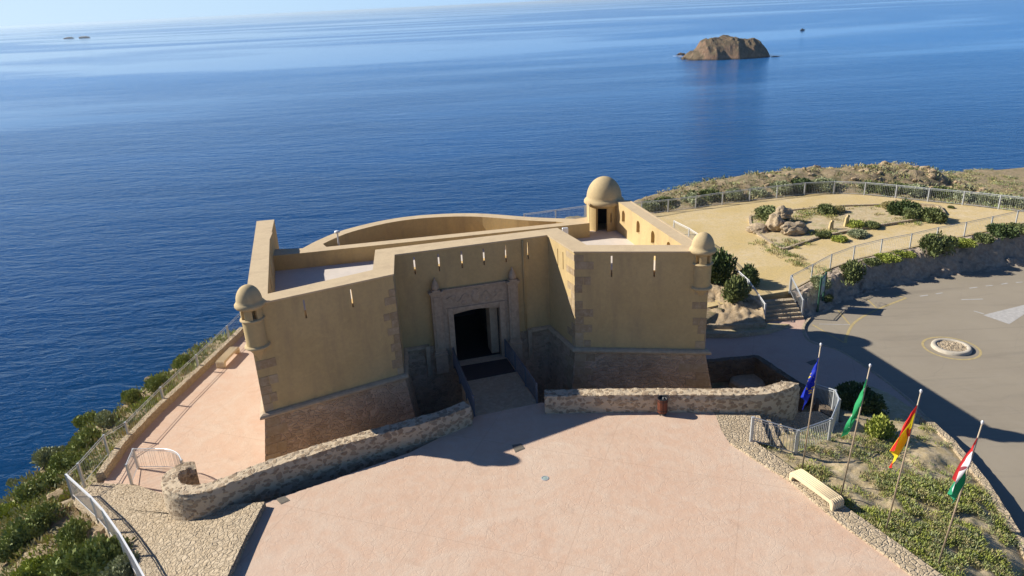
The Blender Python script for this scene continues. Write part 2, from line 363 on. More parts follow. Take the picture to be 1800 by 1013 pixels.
M['hill'] = earth('rocky_scrub_hillside', (0.34, 0.25, 0.14), (0.26, 0.19, 0.105), (0.46, 0.36, 0.23), (0.17, 0.165, 0.065), 0.7, 1.0, 0.2, 0.48)
M['rock'] = earth('ochre_rock', (0.44, 0.32, 0.18), (0.36, 0.25, 0.14), (0.55, 0.43, 0.28), sc=1.4, bd=0.12)
M['bank'] = earth('grey_brown_cut_rock', (0.44, 0.345, 0.25), (0.32, 0.24, 0.17), (0.56, 0.46, 0.34), sc=1.6, bd=0.15)
M['soil'] = earth('pale_garden_soil', (0.50, 0.38, 0.21), (0.46, 0.35, 0.18), (0.58, 0.47, 0.31), (0.24, 0.24, 0.08), 0.6, 1.0, 0.05, 0.52)
M['boulder'] = earth('tan_boulder', (0.44, 0.33, 0.20), (0.34, 0.25, 0.15), (0.54, 0.43, 0.29), sc=2.5, bd=0.08)
def islandmat():
    t = NT('island_rock'); geo = t.n('ShaderNodeNewGeometry'); nz = t.sep(geo.outputs['Normal'])[2]
    a = t.noise(0.12, 6, 0.7); v = t.noise(0.5, 6, 0.75, vec=t.mapping((1, 1, 0.35))); k = t.noise(0.35, 6, 0.8)
    c = t.mix(t.ramp(v, [(0.38, 0.0), (0.62, 1.0)]), (0.15, 0.085, 0.05), (0.36, 0.225, 0.135)); c = t.mix(t.math('MULTIPLY', a, 0.5), c, (0.34, 0.19, 0.10))
    m = t.math('MULTIPLY', t.ramp(nz, [(0.38, 0.0), (0.68, 1.0)]), t.ramp(k, [(0.36, 0.35), (0.55, 1.0)]))
    c = t.mix(t.math('MULTIPLY', m, 0.85), c, t.mix(t.ramp(k, [(0.4, 0.0), (0.6, 1.0)]), (0.06, 0.055, 0.028), (0.17, 0.135, 0.07)))
    z = t.sep(geo.outputs['Position'])[2]; wet = t.ramp(t.math('ADD', t.math('DIVIDE', t.math('SUBTRACT', z, -38.0), 6.0), t.math('MULTIPLY', v, 0.2)), [(0.12, 1.0), (0.36, 0.0)])
    c = t.mix(t.math('MULTIPLY', wet, 0.85), c, (0.03, 0.022, 0.018))
    return t.out(c, t.bump(v, 1.0, 2.0), 0.95)
M['island'] = islandmat()
M['unused2'] = earth('island_rock', (0.24, 0.14, 0.08), (0.18, 0.11, 0.065), (0.32, 0.20, 0.12), (0.075, 0.08, 0.035), 0.75, 0.15, 1.2, 0.46)
def leaf(name, c1, c2, c3):
    t = NT(name); oi = t.n('ShaderNodeObjectInfo'); g = t.n('ShaderNodeNewGeometry')
    f = t.noise(2.5, 3); c = t.mix(t.ramp(f, [(0.35, 0.0), (0.65, 1.0)]), c1, c2)
    c = t.mix(t.math('MULTIPLY', g.outputs['Random Per Island'], 0.55), c, c3)
    t.p.inputs['Subsurface Weight'].default_value = 0.0
    return t.out(c, None, 0.65, Specular_IOR_Level=0.2)
M['leaf_green'] = leaf('green_shrub_leaves', (0.17, 0.215, 0.055), (0.24, 0.28, 0.08), (0.40, 0.41, 0.14))
M['leaf_bright'] = leaf('bright_yellow_green_leaves', (0.26, 0.31, 0.05), (0.32, 0.36, 0.06), (0.42, 0.42, 0.10))
M['leaf_grey'] = leaf('grey_green_leaves', (0.23, 0.26, 0.13), (0.30, 0.32, 0.17), (0.42, 0.42, 0.24))
M['leaf_dark'] = leaf('dark_green_leaves', (0.06, 0.09, 0.03), (0.09, 0.125, 0.04), (0.14, 0.18, 0.06))
M['leaf_olive'] = leaf('olive_shrub_leaves', (0.10, 0.125, 0.045), (0.15, 0.175, 0.06), (0.24, 0.26, 0.09))
M['leaf_weed'] = leaf('soft_green_weeds', (0.21, 0.26, 0.085), (0.29, 0.33, 0.11), (0.45, 0.46, 0.18))
M['leaf_dry'] = leaf('dry_olive_leaves', (0.34, 0.29, 0.12), (0.42, 0.35, 0.15), (0.52, 0.45, 0.23))
M['stem'] = simple('brown_stems', (0.12, 0.08, 0.05), 0.9)
def water():
    t = NT('sea_water')
    geo = t.n('ShaderNodeNewGeometry').outputs['Position']
    big = t.noise(0.0009, 5, 0.6, vec=t.mapping((0.5, 1.5, 1), (0, 0, -0.10), src=geo), dist=0.6)
    mid = t.noise(0.010, 4, 0.5, vec=t.mapping((0.6, 1.3, 1), (0, 0, 0.15), src=geo))
    w1 = t.noise(0.22, 3, 0.55, vec=t.mapping((0.55, 1.5, 1), (0, 0, 0.25), src=geo), dist=0.5)
    w2 = t.noise(0.75, 3, 0.6, vec=t.mapping((0.7, 1.4, 1), (0, 0, -0.2), src=geo), dist=0.4)
    w3 = t.noise(0.05, 3, 0.5, vec=t.mapping((0.5, 1.4, 1), (0, 0, 0.1), src=geo))
    h = t.math('ADD', t.math('MULTIPLY', w1, 1.1), t.math('MULTIPLY', w2, 0.45))
    h = t.math('ADD', h, t.math('MULTIPLY', w3, 1.6))
    calm = t.ramp(big, [(0.46, 1.0), (0.54, 0.08)])
    b = t.n('ShaderNodeBump'); t.L(h, b.inputs['Height']); t.L(t.math('MULTIPLY', calm, 0.9), b.inputs['Strength']); b.inputs['Distance'].default_value = 0.6
    c = t.mix(mid, (0.0003, 0.022, 0.082), (0.0008, 0.032, 0.112))
    c = t.mix(t.ramp(big, [(0.45, 0.0), (0.62, 1.0)]), c, (0.002, 0.052, 0.175))
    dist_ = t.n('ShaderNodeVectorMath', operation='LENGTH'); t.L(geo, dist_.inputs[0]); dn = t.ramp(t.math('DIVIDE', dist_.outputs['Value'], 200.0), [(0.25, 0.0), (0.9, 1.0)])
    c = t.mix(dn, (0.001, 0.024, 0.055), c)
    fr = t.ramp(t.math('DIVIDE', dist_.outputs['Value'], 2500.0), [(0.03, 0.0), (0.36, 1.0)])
    c = t.mix(t.math('MULTIPLY', fr, 0.8), c, (0.02, 0.19, 0.50))  # far water lightened in its base colour, standing in for reflected sky
    return t.out(c, b.outputs[0], t.math('ADD', t.math('MULTIPLY', calm, 0.06), 0.09), Specular_IOR_Level=0.27, IOR=1.33)
M['water'] = water()
M['foam'] = simple('white_foam', (0.75, 0.78, 0.8), 0.9)
M['panel'] = None
def info_panel():
    t = NT('faded_map_print'); v = t.vor(5, 'F1', None, 'Color'); c = t.mix(0.35, (0.30, 0.42, 0.36), v)
    return t.out(c, None, 0.5)
M['panel'] = info_panel()

# ================================================================ THE SETTING
SEA = -38.0
ZR = -2.2          # road
def zup(x, y=0): return -1.2 + 0.046 * (x - 16)
# sea: fans out to the horizon
def build_sea():
    mb = MB(); rs = [0, 60, 150, 300, 600, 1200, 3000, 8000, 20000, 60000]; n = 48
    vs = [(0, 0, SEA)]; fs = []
    for r in rs[1:]:
        for i in range(n): vs.append((r * math.cos(2 * PI * i / n), r * math.sin(2 * PI * i / n), SEA))
    for i in range(n): fs.append((0, 1 + i, 1 + (i + 1) % n))
    for k in range(len(rs) - 2):
        for i in range(n):
            a = 1 + k * n + i; b = 1 + k * n + (i + 1) % n; fs.append((a, a + n, b + n, b))
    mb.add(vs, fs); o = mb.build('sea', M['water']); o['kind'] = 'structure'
build_sea()

# ---- measured outlines
FENCE_S = GL([(1390, 511), (1440, 484), (1463, 471), (1505, 456), (1552, 445), (1600, 436), (1640, 426), (1697, 415), (1747, 404), (1800, 392)], 0)
for _ in range(8): FENCE_S = [G(px, py, zup(q.x)) for (px, py), q in zip([(1390, 511), (1440, 484), (1463, 471), (1505, 456), (1552, 445), (1600, 436), (1640, 426), (1697, 415), (1747, 404), (1800, 392)], FENCE_S)]
FENCE_S.append(FENCE_S[-1] + (FENCE_S[-1] - FENCE_S[-2]) * 2.2)
for p in FENCE_S: p.z = zup(p.x)
ROAD_IN = GL([(1420, 566), (1440, 553), (1480, 535), (1530, 516), (1580, 503), (1640, 492), (1720, 481), (1800, 470)], ZR)
ROAD_IN.append(ROAD_IN[-1] + (ROAD_IN[-1] - ROAD_IN[-2]) * 2.5)
FENCE_N = [Vector((-1.0, 48.0, -1.0))] + GL([(1028, 384), (1120, 378)], -1.2) + GL([(1165, 374), (1228, 366), (1283, 358), (1335, 352), (1385, 346), (1434, 341), (1496, 341), (1560, 347), (1632, 355), (1706, 362), (1780, 371)], -0.8)
def gzs(px, py):
    z = -0.8
    for _ in range(12): q = G(px, py, z); z = zup(q.x)
    return G(px, py, z)
FENCE_N[3:] = [gzs(*p) for p in [(1165, 374), (1228, 366), (1283, 358), (1335, 352), (1385, 346), (1434, 341), (1496, 341), (1560, 347), (1632, 355), (1706, 362), (1780, 371)]]
FENCE_N.append(FENCE_N[-1] + (FENCE_N[-1] - FENCE_N[-2]) * 4)
for p in FENCE_N[3:]: p.z = zup(p.x)
KERB_R = GL([(1640, 748), (1670, 775), (1700, 812), (1730, 850), (1765, 905), (1800, 965), (1850, 1060)], -1.65)
PLAZA_R = GL([(1326, 780), (1380, 818), (1440, 865), (1500, 905), (1570, 955), (1650, 1013), (1740, 1080)], 0.0)

rA = [G(345, 1120, 0.28), G(400, 1013, 0.28), G(432, 945, 0.26), G(466, 882, 0.22), G(380, 890, -0.15), G(300, 903, -0.6), G(285, 868, -1.3), G(238, 852, -1.93)]
rB = [G(300, 1120, -0.45), G(262, 1050, -0.7), G(222, 980, -1.0), G(192, 938, -1.3), G(172, 914, -1.5), G(150, 890, -1.7), G(128, 872, -1.9), G(165, 850, -1.99)]
BUILT = [(-18.7, 26.5), (-18.9, 29.5), (-18.3, 34.0), (-17.8, 38.0), (-17.2, 42.5), (-15.0, 44.5), (-8, 45.6), (0, 46.5)]
BUILT += [(p.x, p.y) for p in FENCE_N[1:]] + [(95, 45), (95, -20), (-8, -20), (-8.5, 12)] + [(p.x, p.y) for p in rB[:7]]
UPPER = [(p.x, p.y) for p in FENCE_S] + [(p.x, p.y) for p in reversed(FENCE_N[1:])] + [(9.5, 46), (10.8, 38), (14, 41.6)]
MOAT = [(-7.5, 24.0), (-2.6, 28.3), (1.2, 28.9), (11.2, 28.4), (12.9, 29.6)] + [(p.x, p.y) for p in GL([(1420, 690), (1380, 668), (1330, 632), (1240, 641)], ZR)] + [(9.4, 38), (-6, 39)]
HX = [-20, 8, 12, 17, 23, 28, 32, 36, 39, 41.5, 44, 46, 49]
HZ = [-0.5, -0.3, 0.0, 0.2, 0.6, 0.8, 0.6, 0.6, 1.0, 0.7, 0.0, -0.9, -1.6]
def terrain(X, Y):
    X = np.asarray(X, float); Y = np.asarray(Y, float)
    d = -pdist(BUILT, X, Y)                                   # outside distance
    do = np.maximum(d, 0)
    left = X < -5
    base = np.where(left, np.clip(-2.15 - 0.0 * Y, -3, 0), -0.95 + 0.03 * np.clip(X - 16, -10, 25))
    t = np.clip((X + 16) / 14, 0, 1); base = -2.2 * (1 - t) + np.where(X > 8, -1.25 + 0.046 * np.clip(X - 16, -10, 20), -1.5) * t
    base = np.where((X < -5) & (Y < 27), np.interp(Y, [12, 15, 17, 19, 21, 23, 25, 27], [-0.35, -0.55, -0.75, -0.95, -1.2, -1.55, -1.95, -2.2]), base)
    dk = np.where(X < -10, np.interp(Y, [10, 22, 28, 34, 40, 50], [9.0, 7.2, 6.0, 5.2, 4.4, 2.8]), np.where(X < 10, 2.5, np.interp(X, [10, 16, 24, 40], [3.5, 6, 9, 11])))
    s1 = np.where(X < -5, np.interp(Y, [20, 28, 34], [0.42, 0.36, 0.30]), 0.13)
    z = base - s1 * np.minimum(do, dk) - 1.25 * np.maximum(do - dk, 0)
    # the rocky knoll behind the promenade
    rid = np.interp(X, HX, HZ); k = np.exp(-((Y - 70.0) / np.where(Y < 70, 4.2, 5.0)) ** 2)
    z = z + np.where(d > 0, (rid + 1.1) * k * np.clip(do / 3, 0, 1), 0)
    # the lower land farther along the coast
    far = -10.0 - 0.35 * np.maximum(0, Y - 110) ** 1.2 - 0.02 * (Y - 90) + 0.012 * (X - 60)
    b = np.clip((X - 44.5) / 5.0, 0, 1); b = b * b * (3 - 2 * b)
    near = base - 0.30 * do
    zf = np.maximum(far, near)
    z = np.where(d > 0, z * (1 - b) + zf * b, z)
    z = np.where(d > 0, np.maximum(z, SEA - 6), z)
    # inside the built-up ground
    dm = pdist(MOAT, X, Y); du = pdist(UPPER, X, Y)
    zi = np.where(dm > 0, -3.3, -2.75)
    zi = np.where(du > 0.6, zup(X) - 0.12, zi)
    z = np.where(d <= 0, zi, z)
    # slope in front-left below the paved ramp
    return z, d
GRID = {}
def look(x, y, k='z'):
    gx, gy, gz = GRID['x'], GRID['y'], GRID[k]
    i = min(max(int(np.searchsorted(gx, x)) - 1, 0), len(gx) - 2); j = min(max(int(np.searchsorted(gy, y)) - 1, 0), len(gy) - 2)
    a = (x - gx[i]) / (gx[i + 1] - gx[i]); b = (y - gy[j]) / (gy[j + 1] - gy[j])
    return float((gz[j, i] * (1 - a) + gz[j, i + 1] * a) * (1 - b) + (gz[j + 1, i] * (1 - a) + gz[j + 1, i + 1] * a) * b)
def H(x, y): return look(x, y)
def rough(x, y, d):
    a = min(1.0, d / 2.0)
    k = 0.30 if x < 8 else 0.22
    if x > 30 and y > 62: k = 0.5
    return a * k * (fbm(x, y, 0.45, 5) + 0.7 * abs(n3(x, y, 2.0, 1.3)) - 0.15)
def build_terrain():
    def axis(a, b, lo, hi, fine, coarse):
        out = [a]
        while out[-1] < b:
            v = out[-1]; dd = 0 if lo <= v <= hi else min(abs(v - lo), abs(v - hi)); out.append(v + fine + min(coarse, dd * 0.10))
        return out
    xs = axis(-75, 150, -26, 50, 0.36, 2.5); ys = axis(-20, 190, 18, 76, 0.36, 2.5)
    X, Y = np.meshgrid(xs, ys); Z, D = terrain(X, Y)
    nx, ny = len(xs), len(ys); vs = []; ZZ = Z.copy()
    for j in range(ny):
        for i in range(nx):
            z = Z[j, i]; d = D[j, i]
            if d > 0 and z > SEA - 5: z += rough(xs[i], ys[j], d)
            vs.append((xs[i], ys[j], z)); ZZ[j, i] = z
    GRID['x'] = np.array(xs); GRID['y'] = np.array(ys); GRID['z'] = ZZ; GRID['d'] = D
    fs = [(j * nx + i, j * nx + i + 1, (j + 1) * nx + i + 1, (j + 1) * nx + i) for j in range(ny - 1) for i in range(nx - 1)
          if max(Z[j, i], Z[j + 1, i + 1], Z[j, i + 1], Z[j + 1, i]) > SEA - 4]
    mb = MB(); mb.add(vs, fs); o = mb.build('headland', M['hill'], smooth=True); o['kind'] = 'structure'
build_terrain()

# ---- plaza
E0 = [G(345, 1120, 0), G(400, 1013, 0), G(432, 945, 0), G(465, 884, 0)]
PL = E0 + [G(600, 838, 0), G(720, 796, 0), G(830, 741, 0), G(834, 732, 0), G(944, 709, 0), G(953, 708, 0), G(1160, 712, 0), G(1262, 708, 0), G(1312, 726, 0), G(1328, 778, 0)] + PLAZA_R[1:] + [Vector((22, 4, 0)), Vector((22, -15, 0)), Vector((-8, -15, 0))]
slab('plaza', PL, 0.0, 3.2, M['pink'])
# paved stone patch on the plaza corner and the stone edging along the garden
slab('stone_patch', [G(*p, 0) for p in ((1256, 726), (1312, 727), (1328, 778), (1283, 781), (1268, 757))], 0.006, 0.004, M['cobble'])
edge_i = GL([(1283, 781), (1330, 812), (1390, 850), (1440, 893), (1480, 925), (1540, 968), (1600, 1013), (1680, 1080)], 0.0)
edge_o = PLAZA_R
mb = MB(); n = 30; A = resample(edge_i, n); B = resample(edge_o, n); top = []
for i in range(n):
    j = 0.05 * n3(i * 3.3, 1.0, 0, 1); z = 0.07 + 0.03 * n3(i * 1.7, 5, 0, 1)
    a = A[i] + Vector((j, j, 0)); b = B[i] + Vector((j + 0.08, 0, 0))
    top += [(a.x, a.y, -0.05), (a.x + .03, a.y, z), (b.x - .03, b.y, z + .01), (b.x, b.y, -0.6)]
fs = []
for i in range(n - 1):
    for k in range(3): q = i * 4 + k; fs.append((q, q + 1, q + 5, q + 4))
mb.add(top, fs); o = fixn(mb.build('plaza_edging', M['kerb_stone'])); o['kind'] = 'structure'
# ---- left terrace, lower right pavement, road, promenade
TER = GL([(150, 850), (186, 842), (222, 790), (280, 728), (332, 680), (385, 630), (432, 584)], -2.0)
TERL = [Vector(p) for p in TER]
TP = [Vector((-18.3, 26.2, -2))] + TERL[1:] + [Vector((-13.4, 44.0, -2)), Vector((-12.3, 40.5, -2)), Vector((-8.0, 33, -2)), Vector((-6.2, 31.2, -2)), Vector((-6.4, 25.5, -2)), Vector((-9.6, 23.2, -2)), Vector((-14.5, 23.6, -2))]
slab('terrace', TP, -2.0, 1.2, M['pink'])
LOWP = [G(1415, 563, ZR), G(1413, 580, ZR), G(1424, 601, ZR), G(1480, 620, ZR), G(1545, 662, ZR), G(1600, 705, ZR), G(1640, 748, ZR), G(1560, 760, ZR), G(1470, 735, ZR), G(1425, 690, ZR), G(1380, 668, ZR), G(1330, 634, ZR), G(1235, 641, ZR), Vector((9.2, 38.2, ZR)), Vector((9.0, 42.5, ZR)), G(1340, 560, ZR)]
slab('lower_pavement', LOWP, ZR + 0.11, 1.6, M['pink2'])
RD = [G(1426, 562, ZR), G(1411, 578, ZR), G(1422, 604, ZR), G(1475, 626, ZR), G(1540, 668, ZR), G(1595, 712, ZR), G(1640, 755, ZR)] + [Vector((p.x - .1, p.y, ZR)) for p in KERB_R[1:]] + [Vector((30, -10, ZR)), Vector((85, -10, ZR)), Vector((85, 56, ZR))] + [Vector((p.x + 0.1, p.y + 0.4, ZR)) for p in reversed(ROAD_IN)]
slab('road', RD, ZR, 0.6, M['asphalt'])
PROM = [Vector((p.x, p.y, 0)) for p in FENCE_S] + [Vector((p.x, p.y, 0)) for p in reversed(FENCE_N[1:])] + [Vector((7.2, 46.5, 0)), Vector((9.3, 43.8, 0)), Vector((11.7, 41.8, 0)), G(1330, 521, zup(15.3))]
slab('promenade', PROM, lambda x, y: zup(x), 0.9, M['sand'])
# the cut rock bank between promenade and road
bankA = [p + Vector((0, -0.15, 0.0)) for p in FENCE_S]; bankB = [Vector((p.x, p.y, ZR - 0.03)) for p in ROAD_IN]
def bprof(f): return 0.12 * f / 0.4 if f < 0.4 else 0.12 + 0.88 * min(1, (f - 0.4) / 0.42) ** 0.8
o = ruled('rock_bank', bankA, bankB, 230, 26, M['bank'], bprof, 0.26, 1.3, sharp=0.42); o['kind'] = 'structure'
# ---- garden bed soil between the plaza and the road kerb
gA = [p + Vector((0.05, 0.02, -0.12)) for p in PLAZA_R]
gB = [G(1485, 742, -1.1), G(1560, 738, -1.5)] + [p + Vector((-0.15, 0, -0.05)) for p in KERB_R]
o = ruled('garden_soil', gA, gB, 150, 60, M['soil'], None, 0.16, 0.8, sharp=0.05); o['kind'] = 'structure'
o = ruled('shaded_verge', [G(1425, 712, -2.0), G(1470, 738, -1.3), G(1485, 744, -1.1), G(1560, 740, -1.5), G(1640, 752, -1.7)], [G(1440, 690, -2.04), G(1500, 668, -2.04), G(1560, 690, -2.04), G(1610, 722, -2.04), G(1645, 756, -2.04)], 40, 14, M['soil'], None, 0.08, 0.9); o['kind'] = 'structure'
# ---- rough paved ramp going down to the left terrace
def ramp():
    nu, nv = 210, 150; vs = []
    A = []; B = []
    for k in range(len(rA) - 1):
        m = nu // (len(rA) - 1)
        for i in range(m): A.append(rA[k].lerp(rA[k + 1], i / m)); B.append(rB[k].lerp(rB[k + 1], i / m))
    A.append(rA[-1]); B.append(rB[-1]); nu = len(A)
    for i in range(nu):
        for j in range(nv):
            f = j / (nv - 1); p = A[i].lerp(B[i], f); e = min(1, f * 12, (1 - f) * 12)
            d, _ = noise.voronoi(Vector((p.x * 4.4 + n3(p.x, p.y, 0, 3), p.y * 4.4 + n3(p.y, p.x, 3, 3), 0)))
            p.z += e * (0.07 * min(0.55, d[1] - d[0]) + 0.03 * fbm(p.x, p.y, 1.2, 3)); vs.append(p)
    fs = [(i * nv + j, (i + 1) * nv + j, (i + 1) * nv + j + 1, i * nv + j + 1) for i in range(nu - 1) for j in range(nv - 1)]
    # skirt along the plaza side
    n0 = len(vs)
    for i in range(nu): vs.append(A[i] + Vector((0.02, 0, -0.6)))
    fs += [(i * nv, n0 + i, n0 + i + 1, (i + 1) * nv) for i in range(nu - 1)]
    n1 = len(vs)
    for i in range(nu): vs.append(B[i] + Vector((-0.15, 0, -0.9)))
    fs += [(i * nv + nv - 1, (i + 1) * nv + nv - 1, n1 + i + 1, n1 + i) for i in range(nu - 1)]
    mb = MB(); mb.add(vs, fs); o = mb.build('stone_ramp', M['cobble'], smooth=True)
    if sum(p.normal.z for p in o.data.polygons) < 0: o.data.flip_normals()
    o['kind'] = 'structure'
ramp()
# ---- rocky mound between castle and promenade stairs
o = ruled('rocky_mound', [G(1236, 470, -0.9), G(1262, 480, -1.0), G(1290, 500, -1.1), G(1325, 520, -1.2), G(1338, 538, -1.35)], [G(1225, 572, -1.75), G(1255, 570, -1.75), G(1290, 570, -1.75), G(1325, 568, -1.75), G(1344, 565, -1.78)], 60, 36, M['rock'], lambda f: 0.1 * f + 0.9 * f ** 2.0, 0.28, 0.9, sharp=0.12); o['kind'] = 'structure'

# ================================================================ THE FORTRESS
fort = tag(empty('fortress', (-1, 35, -2.95)), 'ochre plastered seaside fortress with two front bastions and domed sentry turrets', 'fortress')
def put(o, parent=None):
    p = parent or fort; o.parent = p
    m = Matrix.Translation(p.location) if p.parent is None else None
    o.matrix_parent_inverse = Matrix.Translation(fort.location).inverted() if p is fort else Matrix.Identity(4)
    return o
ZT, ZF, ZC, ZB = 6.0, 4.2, 0.9, 5.05      # parapet top, roof floor, cordon, rear parapet top
cL, cBL, cU1, cU2, cBR, cR = (-10.9, 27.45), (-5.27, 30.46), (-5.6, 33.2), (1.93, 35.2), (3.0, 32.4), (9.15, 31.5)
cRR = (7.05, 41.15)
ARC = curve([(3.9, 41.1, 0), (1.4, 41.9, 0), (-2.0, 43.35, 0), (-5.0, 43.55, 0), (-7.4, 42.85, 0), (-9.6, 41.15, 0), (-10.7, 39.4, 0), (-11.3, 37.9, 0)], 5)
FOOT = [cL, cBL, cU1, cU2, cBR, cR, cRR, (6.2, 41.5), (4.6, 41.35)] + [(p.x, p.y) for p in ARC] + [(-12.85, 38.0), (-13.46, 40.63), (-14.42, 40.45)]
def cutter(poly, z0, z1):
    mb = MB(); mb.prism(poly, z0, z1); return fixn(mb.build('cut', None))
def obox(A, B, t0, t1, d0, d1, z0, z1):
    "box on the wall A-B: t along, d outward from the face"
    A = Vector(A); B = Vector(B); t = (B - A).normalized(); n_ = Vector((t.y, -t.x))
    P = [A + t * t0 + n_ * d0, A + t * t1 + n_ * d0, A + t * t1 + n_ * d1, A + t * t0 + n_ * d1]
    return [(p.x, p.y, z0) for p in P], [(p.x, p.y, z1) for p in P]
def wpt(A, B, t, d, z):
    A = Vector(A); B = Vector(B); u = (B - A).normalized(); n_ = Vector((u.y, -u.x)); p = A + u * t + n_ * d
    return Vector((p.x, p.y, z))
mb = MB(); mb.prism(FOOT, ZC, ZT); body = fixn(mb.build('outer_wall', M['plaster']))
iL, iBL = (-10.33, 28.75), (-6.27, 31.15)
court = [iL, iBL, (-6.62, 34.1), (2.50, 36.35), (3.68, 33.28), (8.12, 32.62), (6.29, 41.28), (6.29, 41.95), (4.62, 41.95), (4.62, 40.12), (-10.9, 37.1), (-12.6, 36.8)]
arc_in = []
for i, p in enumerate(ARC):
    a = ARC[max(0, i - 1)]; b = ARC[min(len(ARC) - 1, i + 1)]; t = (b - a).normalized(); n_ = Vector((-t.y, t.x, 0)); q = p + n_ * 0.7; arc_in.append((q.x, q.y))
bat = [(-10.0, 37.95), (3.2, 40.45)] + [q for q in arc_in if q[1] > 38.3 and q[0] < 3.0 + 0]
cuts = [cutter(court, ZF, 8), cutter(bat, ZF - 0.75, 8)]
cuts.append(cutter([(-12.58, 36.75), (-10.9, 37.06), (4.60, 40.06), (4.60, 41.3), (4.6, 46), (-9, 48), (-14, 45), (-13.47, 40.66), (-12.8, 38.0)], ZB, 8.2))
for A, B, ts, z0, z1 in ((cU1, cU2, (0.95, 2.15, 3.3, 4.42, 5.56, 6.72), 4.85, 5.75), (cL, cBL, (2.37, 4.43), 4.87, 5.72), (cBR, cR, (1.74, 3.72), 4.73, 5.78), (cU2, cBR, (1.15, 1.75), 4.7, 5.6)):
    for t in ts:
        mb = MB(); b0, t0_ = obox(A, B, t - 0.06, t + 0.06, -1.8, 0.3, z0, z1)
        k = wpt(A, B, t - 0.06, 0.3, 0); mb.hexa([wpt(A, B, t - .62, -1.6, z0), wpt(A, B, t + .4, -1.6, z0), wpt(A, B, t + .037, .0, z0), wpt(A, B, t + .037, .3, z0), wpt(A, B, t - .037, .3, z0), wpt(A, B, t - .037, 0, z0)],
                                              [wpt(A, B, t - .62, -1.6, z1), wpt(A, B, t + .4, -1.6, z1), wpt(A, B, t + .037, .0, z1), wpt(A, B, t + .037, .3, z1), wpt(A, B, t - .037, .3, z1), wpt(A, B, t - .037, 0, z1)])
        cuts.append(fixn(mb.build('cut', None)))
def niche(A, B, t, z0, z1, w_, depth):
    "arched recess cut into the inner face (wall A-B, outward = towards the court)"
    mb = MB(); prof = [(-w_ / 2, z0), (w_ / 2, z0)] + [(w_ / 2 * math.cos(a), z1 - w_ / 2 + w_ / 2 * math.sin(a)) for a in [PI * i / 8 for i in range(9)]]
    f = [wpt(A, B, t + x, 0.2, z) for x, z in prof]; b = [wpt(A, B, t + x, -depth, z) for x, z in prof]; n = len(f)
    mb.add(f + b, [tuple(range(n)), tuple(range(2 * n - 1, n - 1, -1))] + [(i, (i + 1) % n, (i + 1) % n + n, i + n) for i in range(n)])
    return fixn(mb.build('cut', None))
for t in (8.945 - 7.65, 8.945 - 5.45, 8.945 - 3.45, 8.945 - 1.5): cuts.append(niche((6.28, 41.35), (8.12, 32.62), t, 5.0, 5.7, 0.46, 0.45))
for t in (1.2, 3.2, 5.2, 7.2): cuts.append(niche((-10.33, 28.75), (-12.6, 36.8), t, 5.0, 5.65, 0.36, 0.45))
def doorprof(A, B, t0, t1, z0, z1, rise, d0, d1):
    n = 10; prof = [(t0, z0), (t1, z0)] + [(t1 + (t0 - t1) * i / n, z1 - rise + rise * math.sin(PI * i / n)) for i in range(n + 1)]
    mb = MB(); f = [wpt(A, B, x, d1, z) for x, z in prof]; b = [wpt(A, B, x, d0, z) for x, z in prof]; n = len(f)
    mb.add(f + b, [tuple(range(n)), tuple(range(2 * n - 1, n - 1, -1))] + [(i, (i + 1) % n, (i + 1) % n + n, i + n) for i in range(n)])
    return mb
cuts.append(fixn(doorprof(cU1, cU2, 2.66, 5.03, -0.28, 2.60, 0.12, -6.0, 0.9).build('cut', None)))
boolean(body, cuts)
bm = bmesh.new(); bm.from_mesh(body.data)
body.data.materials.clear()
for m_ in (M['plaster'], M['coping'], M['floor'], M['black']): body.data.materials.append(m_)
pA = Vector(cU1); pT = (Vector(cU2) - pA).normalized(); pN = Vector((pT.y, -pT.x))
for f in bm.faces:
    f.smooth = False; c = f.calc_center_median(); f.material_index = 0
    rel = Vector((c.x, c.y)) - pA; tt_, dd_ = rel.dot(pT), rel.dot(pN)
    if 2.6 < tt_ < 5.1 and -6.1 < dd_ < 0.5 and c.z < 2.7 and abs(f.normal.xy.dot(pN)) < 0.7: f.material_index = 3  # passage sides painted near-black in place of interior darkness
    if f.normal.z > 0.9:
        if c.z > 4.9 and (abs(c.z - ZT) < 0.02 or abs(c.z - ZB) < 0.02): f.material_index = 1
        elif abs(c.z - ZF) < 0.02: f.material_index = 2
bm.to_mesh(body.data); bm.free(); put(body)
# battered lower masonry
F1 = offset_poly(FOOT, 0.02); F2 = offset_poly(FOOT, 0.62)
mb = MB(); n = len(FOOT)
mb.add([(p[0], p[1], -3.4) for p in F2] + [(p[0], p[1], ZC - 0.02) for p in F1], [tuple(range(n, 2 * n))] + [(i, (i + 1) % n, (i + 1) % n + n, i + n) for i in range(n)])
mb.f.append(tuple(range(n - 1, -1, -1)))
base = fixn(mb.build('base_masonry', M['base_stone']))
boolean(base, [fixn(doorprof(cU1, cU2, 2.66, 5.03, -0.30, 2.60, 0.12, -6.0, 1.6).build('cut', None))]); put(base)
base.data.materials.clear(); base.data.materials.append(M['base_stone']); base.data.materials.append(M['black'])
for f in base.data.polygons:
    rel = Vector(f.center[:2]) - pA; tt_, dd_ = rel.dot(pT), rel.dot(pN); f.material_index = 1 if (2.6 < tt_ < 5.1 and -6.1 < dd_ < -0.3 and -0.31 < f.center.z < 2.7) else 0  # passage faces in the base carry the same painted darkness
